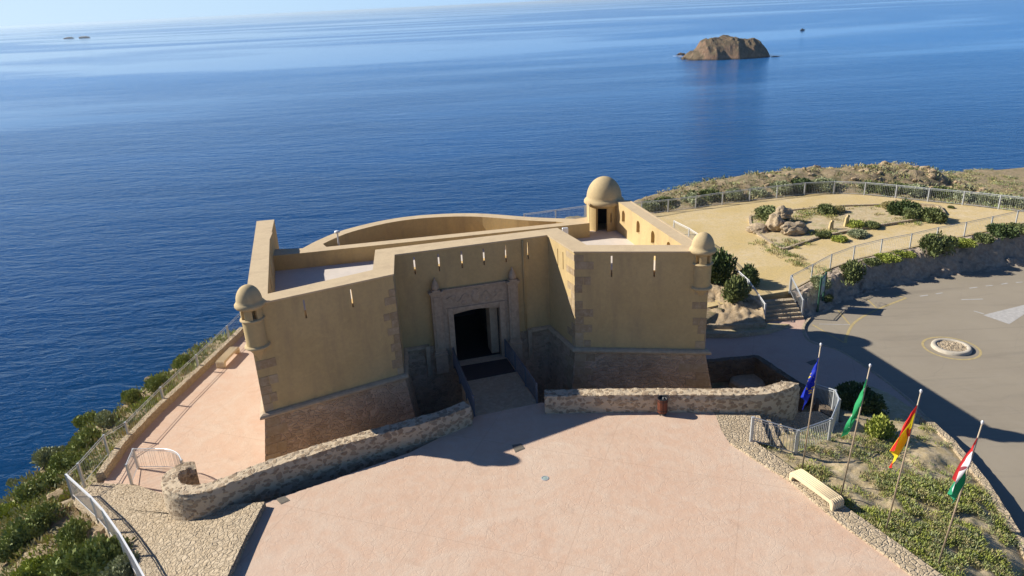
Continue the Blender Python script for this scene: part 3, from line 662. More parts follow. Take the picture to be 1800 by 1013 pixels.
# cordon moulding along the front and sides
def band(name, pts, prof, mat, parent=None):
    "sweep a profile [(d, z)] along an open path with mitred corners"
    P = [Vector(p[:2]) for p in pts]; rings = []
    for i, p in enumerate(P):
        if i == 0: u = (P[1] - p).normalized(); m = Vector((u.y, -u.x)); k = 1
        elif i == len(P) - 1: u = (p - P[i - 1]).normalized(); m = Vector((u.y, -u.x)); k = 1
        else:
            u = (p - P[i - 1]).normalized(); v = (P[i + 1] - p).normalized(); m = Vector((u.y, -u.x)) + Vector((v.y, -v.x)); k = 1 / max(0.35, 1 + u.dot(v))
        rings.append([(p.x + m.x * d * k, p.y + m.y * d * k, z) for d, z in prof])
    mb = MB(); n = len(prof); fs = []
    for i in range(len(P) - 1):
        for j in range(n): fs.append((i * n + j, i * n + (j + 1) % n, (i + 1) * n + (j + 1) % n, (i + 1) * n + j))
    fs += [tuple(range(n)), tuple(range(len(P) * n - 1, (len(P) - 1) * n - 1, -1))]
    mb.add([v for r in rings for v in r], fs); return fixn(mb.build(name, mat))
cp = [(-0.1, ZC - 0.14), (0.10, ZC - 0.14), (0.20, ZC - 0.07), (0.22, ZC + 0.0), (0.18, ZC + 0.07), (0.08, ZC + 0.12), (-0.1, ZC + 0.13)]
e1 = wpt(cU1, cU2, 1.12, 0, 0); e2 = wpt(cU1, cU2, 6.62, 0, 0)
c1 = band('cordon', [(-14.42, 40.45), cL, cBL, cU1, (e1.x, e1.y)], cp, M['trim']); put(c1)
c2 = band('cordon', [(e2.x, e2.y), cU2, cBR, cR, cRR], cp, M['trim']); put(c2)
for t in (1.16, 6.58):
    mb = MB(); b, tp = obox(cU1, cU2, t - 0.1, t + 0.1, 0, 0.30, -0.6, ZC + 0.13); mb.hexa(b, tp); put(mb.build('cordon_return', M['trim']))
# thin drip edge under the parapet coping
for pts in ([cL, cBL, cU1, cU2, cBR, cR, cRR],):
    o = band('coping_edge', pts, [(-0.05, ZT - 0.09), (0.035, ZT - 0.07), (0.05, ZT - 0.02), (0.05, ZT + 0.012), (-0.05, ZT + 0.012)], M['coping']); put(o)
# quoins
rq = random.Random(3)
def quoins(C, dirs, z0, z1, skip=0.0, long=0.85, short=0.45, batter=0.0, prot=0.014, mat='quoin', other=None):
    "blocks on the two faces meeting at corner C; dirs = [(unit vector along the face, outward normal)]"
    mb = MB(); z = z0; k = 0
    while z < z1 - 0.2:
        h = rq.uniform(0.34, 0.46)
        h = min(h, z1 - z)
        for q, (u, nn) in enumerate(dirs):
            if rq.random() < skip: continue
            L = (long if (k + q) % 2 else short) * rq.uniform(0.85, 1.2); segs = [L] if L < 0.6 or rq.random() < .4 else [L * .52, L * .48]
            s0 = 0.0
            for sg in segs:
                o = batter * (ZC - z); pr = prot + rq.uniform(0, 0.008)
                if batter and s0 == 0:
                    n1, n2 = Vector(dirs[0][1]), Vector(dirs[1][1]); mm = (n1 + n2) / (1 + n1.dot(n2)); s0 = ((mm - Vector(nn)).dot(Vector(u))) * batter * (ZC - z - h)
                P = [Vector(C) + Vector(u) * (s0 + (0.0 if s0 == 0 else 0.02)) + Vector(nn) * d for d in (-0.05, pr)] + [Vector(C) + Vector(u) * (s0 + sg - 0.01) + Vector(nn) * d for d in (pr, -0.05)]
                o2 = batter * (ZC - z - h + 0.025)
                nv = Vector(nn); bo = [(p.x + nv.x * o, p.y + nv.y * o, z) for p in P]; to = [(p.x + nv.x * o2, p.y + nv.y * o2, z + h - 0.025) for p in P]
                mb.hexa(bo, to); s0 += sg
        z += h; k += 1
    o = fixn(mb.build('quoin_stones', M[mat])); put(o); return o
def un(a, b): v = (Vector(b) - Vector(a)); v.normalize(); return v
def nrm_(u): return Vector((u.y, -u.x))
uBLf = un(cL, cBL); uFl = un(cBL, cU1); uFr = un(cU2, cBR); uBR = un(cBR, cR); uRt = un(cR, cRR)
quoins(cBL, [(-uBLf, nrm_(uBLf)), (uFl, nrm_(uFl))], 1.05, 5.85, 0.1, 0.55, 0.3)
quoins(cBR, [(-uFr, nrm_(uFr)), (uBR, nrm_(uBR))], 1.05, 5.85, 0.22, 0.80, 0.4)
quoins(cL, [(uBLf, nrm_(uBLf))], 1.05, 3.6, 0.15, 0.75, 0.4)
quoins(cR, [(-uBR, nrm_(uBR)), (uRt, nrm_(uRt))], 1.05, 4.6, 0.35, 0.7, 0.4)
quoins(cL, [(uBLf, nrm_(uBLf)), (-un((-14.42, 40.45), cL), nrm_(un((-14.42, 40.45), cL)))], -2.9, 0.72, 0.1, 1.0, 0.6, batter=0.1518)
quoins(cBR, [(-uFr, nrm_(uFr)), (uBR, nrm_(uBR))], -2.9, 0.72, 0.15, 1.0, 0.6, batter=0.1518)
quoins(cR, [(-uBR, nrm_(uBR)), (uRt, nrm_(uRt))], -2.9, 0.72, 0.1, 1.2, 0.7, batter=0.1518)
# ---- sentry turrets
def corner_turret(cx, cy, label, facing, zlow, corb):
    t = empty('sentry_turret', (cx, cy, 4.0)); t['label'] = label
    put(t)
    def sub(o):
        o.parent = t; o.matrix_parent_inverse = Matrix.Translation((cx, cy, 4.0)).inverted(); return o
    mb = MB(); R_ = 0.575
    mb.lathe([(0.0, 6.86)] + [(R_ * 0.9 * math.sin(a), 6.17 + 0.69 * math.cos(a)) for a in [PI / 2 * i / 10 for i in range(1, 11)]] + [(R_ * 0.98, 6.13), (R_ * 1.06, 6.07), (R_ * 1.07, 6.0), (R_ * 1.0, 5.93), (R_ * 0.8, 5.86), (0, 5.86)], cx, cy, 44)
    sub(mb.build('dome', M['dome'], smooth=True))
    mb = MB(); rb = 0.43
    k = 5; gap = 0.22
    for i in range(k):
        a = facing + 2 * PI * i / k; mb.arc(cx, cy, rb - 0.14, rb, a + gap, a + 2 * PI / k - gap, 5.42, 5.9, 8)
    sub(mb.build('window_piers', M['plaster']))
    mb = MB(); mb.lathe([(0, 5.44), (rb + 0.0, 5.44), (rb + 0.07, 5.41), (rb + 0.08, 5.37), (rb + 0.02, 5.33), (rb + 0.005, 5.30)], cx, cy, 40); sub(mb.build('sill_ring', M['dome'], smooth=True))
    if zlow < 5.2:
        mb = MB(); mb.lathe([(rb + 0.005, 5.32), (rb, zlow + 0.08)], cx, cy, 40); sub(mb.build('drum', M['plaster'], smooth=True))
        mb = MB(); mb.lathe([(rb, zlow + 0.09), (rb + 0.08, zlow + 0.05), (rb + 0.10, zlow), (rb + 0.03, zlow - 0.06), (rb - 0.1, zlow - 0.16), (rb - 0.3, zlow - 0.5), (0.02, zlow - 0.75)], cx, cy, 40)
        sub(mb.build('corbel', M['dome'], smooth=True))
    else:
        mb = MB(); mb.lathe([(rb, 5.32), (rb - 0.1, 5.1), (rb - 0.3, 4.85), (0.02, 4.7)], cx, cy, 40); sub(mb.build('corbel', M['plaster'], smooth=True))
    return t
corner_turret(-10.72, 27.62, 'small domed turret on the left bastion corner above a long round corbel', 0.3, 4.15, True)
corner_turret(8.86, 31.72, 'small domed turret on the right bastion corner', -1.1, 3.9 + 0.3, True)
# the rear turret with its door
tx, ty = 5.70, 42.05
tt = empty('sentry_turret', (tx, ty, 4.2)); tt['label'] = 'large domed turret with a doorway at the rear of the roof'; put(tt)
def sub(o): o.parent = tt; o.matrix_parent_inverse = Matrix.Translation((tx, ty, 4.2)).inverted(); return o
mb = MB(); mb.lathe([(0, 7.27)] + [(1.03 * math.sin(a), 6.02 + 1.25 * math.cos(a)) for a in [PI / 2 * i / 14 for i in range(1, 15)]] + [(1.11, 5.97), (1.18, 5.88), (1.19, 5.78), (1.13, 5.70), (1.0, 5.66), (0, 5.66)], tx, ty, 64)
sub(mb.build('dome', M['dome'], smooth=True))
mb = MB(); da = math.radians(-106); g = math.radians(19); sl = math.radians(-74); sg = math.radians(2.2)
ro, ri = 1.03, 0.78
mb.arc(tx, ty, ri, ro, sl + sg, da - g + 2 * PI, 4.18, 5.7, 48)
mb.arc(tx, ty, ri, ro, da + g, sl - sg, 4.18, 5.7, 5)
mb.arc(tx, ty, ri, ro, sl - sg, sl + sg, 4.18, 4.75, 1); mb.arc(tx, ty, ri, ro, sl - sg, sl + sg, 5.3, 5.7, 1)
mb.arc(tx, ty, ri, ro, da - g, da + g, 5.6, 5.7, 4)
sub(mb.build('round_wall', M['plaster']))
mb = MB(); mb.lathe([(0.775, 4.2), (0.772, 5.65)], tx, ty, 40, da + g * 1.4, da - g * 1.4 + 2 * PI); sub(mb.build('turret_shade_sheet', M['dark']))  # added dark sheet, the shade inside the turret put into its colour
mb = MB(); mb.lathe([(0, 2.9), (0.25, 3.0), (0.6, 3.35), (0.9, 3.8), (1.08, 4.0), (1.09, 4.12), (1.04, 4.18), (0, 4.19)], tx, ty, 48); sub(mb.build('drum', M['plaster'], smooth=False))
# ---- portal
def prt(name, boxes, mat='portal', parent=None, bev=0.0):
    mb = MB()
    for t0, t1, d0, d1, z0, z1 in boxes: b, tp = obox(cU1, cU2, t0, t1, d0, d1, z0, z1); mb.hexa(b, tp)
    o = fixn(mb.build(name, M[mat]))
    if bev:
        m_ = o.modifiers.new('bevel', 'BEVEL'); m_.width = bev; m_.segments = 2
    return o
portal = empty('portal', (wpt(cU1, cU2, 3.8, 0, -0.3))); portal['label'] = 'carved stone portal with pinnacled pilasters round the dark entrance'; put(portal)
def psub(o): o.parent = portal; o.matrix_parent_inverse = Matrix.Translation(portal.location).inverted(); return o
mb = MB(); b, tp = obox(cU1, cU2, 2.05, 5.55, -0.2, 0.10, -0.6, 3.80); mb.hexa(b, tp); pan = fixn(mb.build('carved_panel', M['portal']))
boolean(pan, [fixn(doorprof(cU1, cU2, 2.66, 5.03, -0.62, 2.60, 0.12, -0.9, 0.9).build('cut', None))]); psub(pan)
psub(prt('cornice', [(2.02, 5.58, 0.0, 0.17, 3.80, 3.90), (2.04, 5.56, 0, 0.13, 3.72, 3.80)], bev=0.02))
# architrave round the door with crossettes
psub(prt('door_frame', [(2.36, 2.64, 0.1, 0.19, -0.3, 2.86), (5.05, 5.33, 0.1, 0.19, -0.3, 2.86), (2.64, 5.05, 0.1, 0.19, 2.64, 2.86), (2.24, 2.36, 0.1, 0.16, 2.55, 2.86), (5.33, 5.45, 0.1, 0.16, 2.55, 2.86)], bev=0.02))
# relief: crest and scrolls above the lintel
mb = MB()
def disc(tc, zc, rt_, rz_, d, n=20):
    c = wpt(cU1, cU2, tc, 0.10 + d, zc); ring = [wpt(cU1, cU2, tc + rt_ * math.cos(2 * PI * i / n), 0.1, zc + rz_ * math.sin(2 * PI * i / n)) for i in range(n)]
    ring2 = [wpt(cU1, cU2, tc + .7 * rt_ * math.cos(2 * PI * i / n), 0.1 + d * .8, zc + .7 * rz_ * math.sin(2 * PI * i / n)) for i in range(n)]
    mb.add(ring + ring2 + [c], [(i, (i + 1) % n, n + (i + 1) % n, n + i) for i in range(n)] + [(n + i, n + (i + 1) % n, 2 * n) for i in range(n)])
disc(3.85, 3.28, 0.24, 0.34, 0.07); disc(3.85, 3.62, 0.16, 0.1, 0.06)
for s in (-1, 1):
    pr = None
    for i in range(22):
        a = i / 21; t = 3.85 + s * (0.35 + 1.1 * a); z = 3.3 + 0.22 * math.sin(a * 9) * (1 - a * .4); q = wpt(cU1, cU2, t, 0.12, z)
        if pr is not None: mb.bar(pr, q, 0.035, 5)
        pr = q
    disc(3.85 + s * 0.62, 3.05, 0.14, 0.12, 0.05); disc(3.85 + s * 1.15, 3.42, 0.16, 0.13, 0.05)
psub(fixn(mb.build('carved_relief', M['portal'])))
for tc in (1.82, 5.78):
    pl = empty('pilaster', wpt(cU1, cU2, tc, 0, 0)); psub(pl)
    def s2(o, pl=pl, tc=tc): o.parent = pl; o.matrix_parent_inverse = Matrix.Translation(wpt(cU1, cU2, tc, 0, 0)).inverted(); return o
    pl.matrix_parent_inverse = Matrix.Translation(portal.location).inverted()
    psub(pl)
    hw = 0.26
    mb = MB()
    for a in ((tc - hw, tc + hw, 0, 0.26, 0.62, 3.72), (tc - hw * .6, tc + hw * .6, 0.26, 0.30, 0.75, 3.6), (tc - hw - .1, tc + hw + .1, 0, 0.36, 0.40, 0.52), (tc - hw - .05, tc + hw + .05, 0, 0.31, 0.52, 0.62), (tc - hw - .06, tc + hw + .06, 0, 0.42, -0.55, 0.40), (tc - hw - .05, tc + hw + .05, 0, 0.31, 3.72, 3.80), (tc - hw - .1, tc + hw + .1, 0, 0.36, 3.80, 3.9), (tc - .2, tc + .2, 0.02, 0.40, 3.9, 4.0)):
        b, tp = obox(cU1, cU2, *a); mb.hexa(b, tp)
    o = fixn(mb.build('pilaster_shaft', M['portal'])); m_ = o.modifiers.new('bevel', 'BEVEL'); m_.width = .015; m_.segments = 2; o.parent = portal; psub(o)
    mb = MB(); c = wpt(cU1, cU2, tc, 0.21, 0)
    mb.lathe([(0, 4.62), (0.05, 4.58), (0.06, 4.5), (0.13, 4.38), (0.19, 4.18), (0.2, 4.08), (0.15, 4.0), (0, 4.0)], c.x, c.y, 8); o = mb.build('pinnacle', M['portal']); psub(o)
    bpy.data.objects.remove(pl)
psub(prt('threshold', [(2.5, 5.2, -0.15, 0.5, -0.34, -0.27)], 'trim'))
psub(prt('inner_jamb', [(4.62, 5.02, -1.2, -0.35, -0.27, 2.47)], 'trim'))
psub(prt('passage_shade_sheet', [(2.5, 5.2, -5.9, -5.85, -0.27, 2.6)], 'black'))  # added near-black end sheet, the passage darkness put into its colour
# drain pipe and small roof fittings
mb = MB(); mb.bar(wpt(cU1, cU2, 6.44, 0.05, 1.05), wpt(cU1, cU2, 6.44, 0.05, 5.9), 0.045, 8); put(mb.build('drain_pipe', M['plaster'], smooth=True))
mb = MB(); q = G(994, 410, 5.0); mb.box(q.x - .17, q.x + .17, q.y + .15, q.y + .30, ZF, 5.25); o = mb.build('vent_box', M['white_metal']); m_ = o.modifiers.new('b', 'BEVEL'); m_.width = .03; put(o)

# ================================================================ WALLS
def stone_wall(name, pts, halfw, ztop, zbot, mat, label, cat='wall', step=0.085, amp=0.05, group=None, seed=0.0, cap=0.0):
    "rough stone wall swept along a path; ztop may be a list"
    n = max(8, int(plen(pts) / step)); P = resample(pts, n); L = len(pts)
    cum = [0]
    for a, b in zip(pts, pts[1:]): cum.append(cum[-1] + (Vector(b) - Vector(a)).length)
    def val(v, s): return float(np.interp(s * cum[-1], cum, v)) if isinstance(v, (list, tuple)) else v
    ring = []; hmax = max(ztop) if isinstance(ztop, (list, tuple)) else ztop
    zb0 = min(zbot) if isinstance(zbot, (list, tuple)) else zbot
    k = max(3, int((hmax - zb0) / step)); kt = max(4, int(2 * halfw / step) + 1); vs = []
    for i in range(n):
        s = i / (n - 1); a = P[max(0, i - 1)]; b = P[min(n - 1, i + 1)]; t = (b - a); t.z = 0; t.normalize(); nn = Vector((t.y, -t.x, 0)); zt = val(ztop, s); zb = val(zbot, s)
        loop = [(1, j / k) for j in range(k)] + [(1 - 2 * j / kt, 1.0) for j in range(kt)] + [(-1, 1 - j / k) for j in range(k + 1)]
        for sd_, f in loop:
            bulge = 0.06 * (1 - f)
            w_ = halfw * sd_ + (bulge if abs(sd_) == 1 else 0) * sd_
            p = P[i] + nn * w_; z = zb + (zt - zb) * f
            q = Vector((p.x * 4.2, p.y * 4.2, z * 5.0 + seed)); q += Vector((n3(p.x, p.y, z, 3), n3(p.y, z, p.x, 3), 0)) * .4
            d, _ = noise.voronoi(q); e = min(0.5, d[1] - d[0]); nz = n3(p.x, p.y, z, 5)
            if f >= 1.0 - 1e-6: off = Vector((0, 0, amp * (1.8 * e + 0.6 * nz + 0.7 * n3(p.x, p.y, 3, 1.3))))
            else: off = nn * sd_ * amp * (1.3 * e + .5 * nz - .2)
            if abs(sd_) == 1 and f > .97: off += nn * sd_ * -0.05
            vs.append(Vector((p.x, p.y, z)) + off)
    m = len(vs) // n; fs = [(i * m + j, i * m + j + 1, (i + 1) * m + j + 1, (i + 1) * m + j) for i in range(n - 1) for j in range(m - 1)]
    fs += [tuple(range(m - 1, -1, -1)), tuple(range((n - 1) * m, n * m))]
    mb = MB(); mb.add(vs, fs); o = fixn(mb.build(name, mat)); autosmooth(o, 50); tag(o, label, cat, group); return o
wl = curve([G(822, 713, .8), G(760, 735, .8), G(640, 768, .75), G(480, 820, .65), G(385, 856, .6), G(335, 866, .55), G(306, 858, .5), G(300, 838, .45), G(322, 822, .35), G(343, 817, .3)], 6)
zt = list(np.interp(range(len(wl)), [0, 18, 30, 42, 54], [.86, .80, .66, .50, .25]))
stone_wall('stone_wall', wl, 0.33, zt, list(np.interp(range(len(wl)), [0, 24, 36, 54], [-3, -3, -2.2, -2.1])), M['wall_stone'], 'curving rough stone wall on the left of the entrance, its end curled round beside the paved ramp', amp=0.042)
wr = curve([G(957, 692, .82), G(1050, 690, .82), G(1160, 689, .82), G(1260, 690, .8), G(1330, 689, .8), G(1366, 683, .8), G(1385, 676, .78), G(1393, 668, .5)], 6)
stone_wall('stone_wall', wr, 0.35, list(np.interp(range(len(wr)), [0, 24, 36, 42], [.82, .82, .86, .35])), -3.0, M['wall_stone'], 'straight rough stone wall right of the entrance behind the litter bin', amp=0.042, seed=9)
# low kerb wall along the left terrace
stone_wall('terrace_kerb', [p + Vector((-0.18, 0, 0)) for p in TERL[1:]], 0.2, -1.66, -2.6, M['kerb_stone'], 'low stone kerb wall along the sea side of the left terrace', 'kerb wall', 0.16, 0.035)
# road kerb wall beside the garden
stone_wall('garden_kerb', [p + Vector((0.02, 0, 0)) for p in [G(1622, 735, -1.65)] + KERB_R], 0.2, -1.6, -2.7, M['kerb_stone'], 'low stone kerb wall curving between the flower bed and the car park', 'kerb wall', 0.16, 0.035)
# dark wall of the dry moat on the right
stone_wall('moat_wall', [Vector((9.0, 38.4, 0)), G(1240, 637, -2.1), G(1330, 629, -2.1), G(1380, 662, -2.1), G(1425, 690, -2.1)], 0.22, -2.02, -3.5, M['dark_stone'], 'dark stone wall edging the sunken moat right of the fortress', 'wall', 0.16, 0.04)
# two retaining tiers below the rocky mound
stone_wall('retaining_wall', [G(1232, 572, -1.7), G(1290, 572, -1.7), G(1345, 568, -1.7)], 0.14, -1.64, -2.3, M['kerb_stone'], 'upper low stone tier below the rocky mound beside the stairs', 'retaining wall', 0.14, 0.03)
stone_wall('retaining_wall', [G(1232, 586, -1.85), G(1290, 586, -1.85), G(1350, 580, -1.9), G(1388, 571, -2.0)], 0.14, [-1.84, -1.84, -1.9, -2.02], -2.3, M['kerb_stone'], 'lower low stone tier between the retaining wall and the rosy pavement', 'retaining wall', 0.14, 0.03)
slab('tier_step', [G(1230, 572, -1.9), G(1345, 568, -1.9), G(1388, 571, -1.95), G(1350, 580, -1.9), G(1290, 586, -1.9), G(1230, 586, -1.9)], -1.9, 0.3, M['soil'])
# kerb round the promenade plant bed
BED = [(1318, 384), (1319, 396), (1330, 412), (1351, 427), (1376, 441), (1440, 419), (1500, 406), (1560, 396), (1632, 385), (1660, 378), (1650, 364), (1600, 360), (1555, 362), (1480, 364), (1420, 369), (1386, 372), (1345, 374)]
BEDW = [G(px, py, zup(G(px, py, -.8).x)) for px, py in BED]
slab('bed_soil', [(p.x, p.y) for p in BEDW], lambda x, y: zup(x) + 0.06, 0.2, M['soil'])
bk = BEDW + [BEDW[0]]
n_ = 90; P = resample(bk, n_); mb = MB()
for a, b in zip(P, P[1:]):
    u = (b - a).normalized(); nn = Vector((u.y, -u.x, 0)) * 0.1; z = 0.17
    mb.hexa([a - nn - Vector((0, 0, .2)), b - nn - Vector((0, 0, .2)), b + nn - Vector((0, 0, .2)), a + nn - Vector((0, 0, .2))], [a - nn + Vector((0, 0, z)), b - nn + Vector((0, 0, z)), b + nn + Vector((0, 0, z)), a + nn + Vector((0, 0, z))])
tag(mb.build('bed_kerb', M['kerb_stone']), 'low kerb framing the planted bed on the sandy promenade', 'kerb')
# pale stone footing strip under the far fence
# ================================================================ STAIRS
def stairs(name, a0, a1, b0, b1, n, mat, label):
    "solid steps from the upper edge a0-a1 down to the lower edge b0-b1"
    mb = MB(); a0, a1, b0, b1 = map(Vector, (a0, a1, b0, b1)); dz = (b0.z - a0.z) / n
    for i in range(n):
        f0 = i / n; f1 = (i + 1) / n + 0.03; z = a0.z + dz * i
        jit = 8; top = []; L = [a0.lerp(b0, f0), a1.lerp(b1, f0), a1.lerp(b1, f1), a0.lerp(b0, f1)]
        front = [L[2].lerp(L[3], k / jit) + (b0 - a0).normalized() * rq.uniform(-0.03, 0.03) for k in range(jit + 1)]
        poly = [L[0], L[1]] + front
        mb.hexa([(p.x, p.y, b0.z - 0.3) for p in poly], [(p.x, p.y, z + rq.uniform(-.008, .008)) for p in poly])
    o = fixn(mb.build(name, mat)); return tag(o, label, 'stairs')
stairs('stone_stairs', G(1330, 528, -1.22), G(1392, 524, -1.22), G(1345, 566, -2.09), G(1412, 561, -2.09), 5, M['kerb_stone'], 'five stone steps climbing from the rosy pavement to the sandy promenade')
s0, s1 = G(1313, 722, 0.0), G(1329, 779, 0.0)
sdir = Vector((s1.y - s0.y, -(s1.x - s0.x), 0)).normalized(); sdir = sdir if sdir.x > 0 else -sdir
E1 = s0 + sdir * 2.0 + Vector((0.2, 0.5, -0.9)); E2 = s1 + sdir * 2.2 + Vector((0.3, 0.35, -0.9))
stairs('stone_stairs', s0 + Vector((0, .35, 0)), s1, E1, E2, 5, M['cobble'], 'rough stone steps with railing shadows descending from the plaza corner')
slab('stair_landing', [E1 + Vector((-.1, -.1, 0)), E2 + Vector((-.1, -.05, 0)), G(1440, 800, -0.9), G(1478, 770, -0.9), G(1476, 742, -0.9), G(1440, 722, -0.9), G(1400, 724, -0.9)][::-1], -0.93, 0.8, M['cobble'])
lw = [G(1442, 722, -0.93), G(1476, 742, -0.93)]
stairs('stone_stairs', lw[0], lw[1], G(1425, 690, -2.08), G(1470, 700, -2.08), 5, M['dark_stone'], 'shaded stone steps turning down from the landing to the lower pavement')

# ================================================================ RAILINGS
def railing(name, pts, label, h=1.05, pmask=None, post_every=2.0, mat='metal', bars=0.12, pw=0.045, group=None, rail_r=0.03, wide=False, posts=None, barr=0.009, cat='railing', lean=0):
    root = tag(empty(name, pts[0]), label, cat, group); inv = Matrix.Translation(Vector(pts[0])).inverted()
    L = plen(pts); n = max(1, round(L / post_every)); P = [Vector(p) for p in pts] if posts else resample(pts, n + 1)
    def c(o): o.parent = root; o.matrix_parent_inverse = inv; return o
    for ip, p in enumerate(P):
        if pmask and ip not in pmask: continue
        mb = MB(); mb.box(p.x - pw, p.x + pw, p.y - pw, p.y + pw, p.z - 0.15, p.z + h + 0.02); c(mb.build('post', M[mat]))
    mb = MB(); mr = MB()
    for a, b in zip(P, P[1:]):
        u = (b - a).normalized(); nn = Vector((u.y, -u.x, 0)).normalized()
        if wide:
            w_ = 0.03; A = a + Vector((0, 0, h)); B = b + Vector((0, 0, h))
            mr.hexa([A - nn * w_, B - nn * w_, B + nn * w_, A + nn * w_], [q + Vector((0, 0, .035)) for q in (A - nn * w_, B - nn * w_, B + nn * w_, A + nn * w_)])
        else: mr.bar(a + Vector((0, 0, h)), b + Vector((0, 0, h)), rail_r, 6)
        mb.bar(a + Vector((0, 0, 0.10)), b + Vector((0, 0, 0.10)), rail_r * 0.6, 4); mb.bar(a + Vector((0, 0, h - 0.1)), b + Vector((0, 0, h - 0.1)), rail_r * 0.6, 4)
        k = max(2, int((b - a).length / bars))
        for i in range(1, k):
            q = a.lerp(b, i / k); mb.bar(q + Vector((0, 0, .1)), q + Vector((0, 0, h - 0.08)), barr, 4, caps=False)
    c(mr.build('handrail', M[mat])); c(mb.build('bar_panels', M[mat]))
    return root
railing('railing', FENCE_N[1:4] + FENCE_N[4:], 'long steel railing with upright bars between the sandy promenade and the rocky knoll', 1.15, None, 2.6, barr=0.006, bars=0.14)
railing('railing', [p + Vector((0, 0, -0.03)) for p in FENCE_S], 'grey steel railing along the top of the cut bank above the car park', 1.1, None, 2.55, barr=0.005, bars=0.15, rail_r=0.022, pw=.035)
railing('railing', [G(1388, 513, -1.15), G(1409, 556, -2.05)], 'short steel handrail on the right side of the promenade steps', 1.1, None, 2.2)
railing('railing', [G(1184, 410, -1.2), G(1226, 432, -1.2), G(1262, 470, -1.2), G(1320, 525, -1.2), G(1343, 562, -2.05)], 'steel railing behind the dark bush down the left side of the promenade steps', 1.05, None, 2.2, 'white_metal')
railing('railing', [G(922, 398, -1.0), G(975, 391, -1.0), G(1030, 383, -1.0)], 'white railing seen behind the fortress roof left of the big dome', 1.1, None, 3.0, 'white_metal')
railing('railing', [G(1320, 777, 0.0), G(1398, 800, -0.45), G(1456, 778, -0.75), G(1470, 742, -0.9), G(1463, 725, -1.1), G(1428, 712, -1.8)], 'steel railing zigzagging round the plaza steps behind the blue flag', 1.15, None, 2, posts=True, pw=0.055, barr=0.012)
WF = [G(128, 872, -1.85), G(172, 914, -1.45), G(193, 938, -1.3), G(222, 980, -1.0), G(246, 1022, -0.8), G(290, 1105, -0.45)]
railing('railing', WF, 'curved railing with a broad white handrail along the seaward edge of the paved ramp', 1.1, None, 2, 'white_metal', posts=True, wide=True, pw=0.035, bars=0.11, barr=0.006)
railing('railing', [WF[0], G(148, 852, -1.98), G(192, 800, -2.1), G(229, 777, -2.1), G(290, 713, -2.1), G(351, 654, -2.1), G(404, 601, -2.1), G(428, 577, -2.1)], 'thin steel mesh fence outside the kerb of the left terrace', 1.1, None, 2, posts=True, bars=0.16, barr=0.005, rail_r=0.018, cat='fence')
cr = [G(232, 852, -1.9), G(243, 824, -2.0)] + [p for p in curve([G(243, 824, -2.0), G(298, 824, -2.0), G(320, 832, -1.6), G(328, 846, -1.2)], 3)[1:]]
railing('railing', cr, 'small looped railing in front of the curled end of the stone wall', 1.05, post_every=1.0, mat='metal', bars=0.1, posts=True, pmask=(0, 1, len(cr) - 1), barr=0.006, rail_r=0.025)
# bridge
br0, br1 = G(834, 731, 0.02), G(944, 708, 0.02)
d0 = wpt(cU1, cU2, 2.45, 0.3, -0.27); d1 = wpt(cU1, cU2, 5.2, 0.3, -0.27)
m0 = br0.lerp(d0, 0.63); m1 = br1.lerp(d1, 0.64)
bridge = tag(empty('footbridge', br0), 'stone causeway and dark timber deck leading to the fortress door', 'footbridge'); binv = Matrix.Translation(br0).inverted()
mb = MB(); Q = [br0 + Vector((-.02, -.03, -.012)), br1 + Vector((.02, -.03, -.012)), m1, m0]; mb.hexa([(p.x, p.y, -3.0) for p in Q], Q); o = fixn(mb.build('stone_causeway', M['cobble'])); o.parent = bridge; o.matrix_parent_inverse = binv
mb = MB(); Q = [m0, m1, d1, d0]
nb = 16
for i in range(nb):
    a, b = Q[0].lerp(Q[3], i / nb), Q[1].lerp(Q[2], i / nb); c_, d_ = Q[1].lerp(Q[2], (i + .95) / nb), Q[0].lerp(Q[3], (i + .95) / nb)
    mb.hexa([p + Vector((0, 0, -.1)) for p in (a, b, c_, d_)], [p + Vector((0, 0, -0.01)) for p in (a, b, c_, d_)])
o = fixn(mb.build('timber_deck', M['dark'])); o.parent = bridge; o.matrix_parent_inverse = binv
railing('railing', [br0, m0 + Vector((-.02, 0, 0)), d0], 'blue grey metal railing on the left side of the fortress bridge', 1.0, None, 2.2, 'blue_metal', bars=0.08, barr=0.010)
railing('railing', [br1, m1 + Vector((.02, 0, 0)), d1], 'blue grey metal railing on the right side of the fortress bridge', 1.0, None, 2.2, 'blue_metal', bars=0.08, barr=0.010)

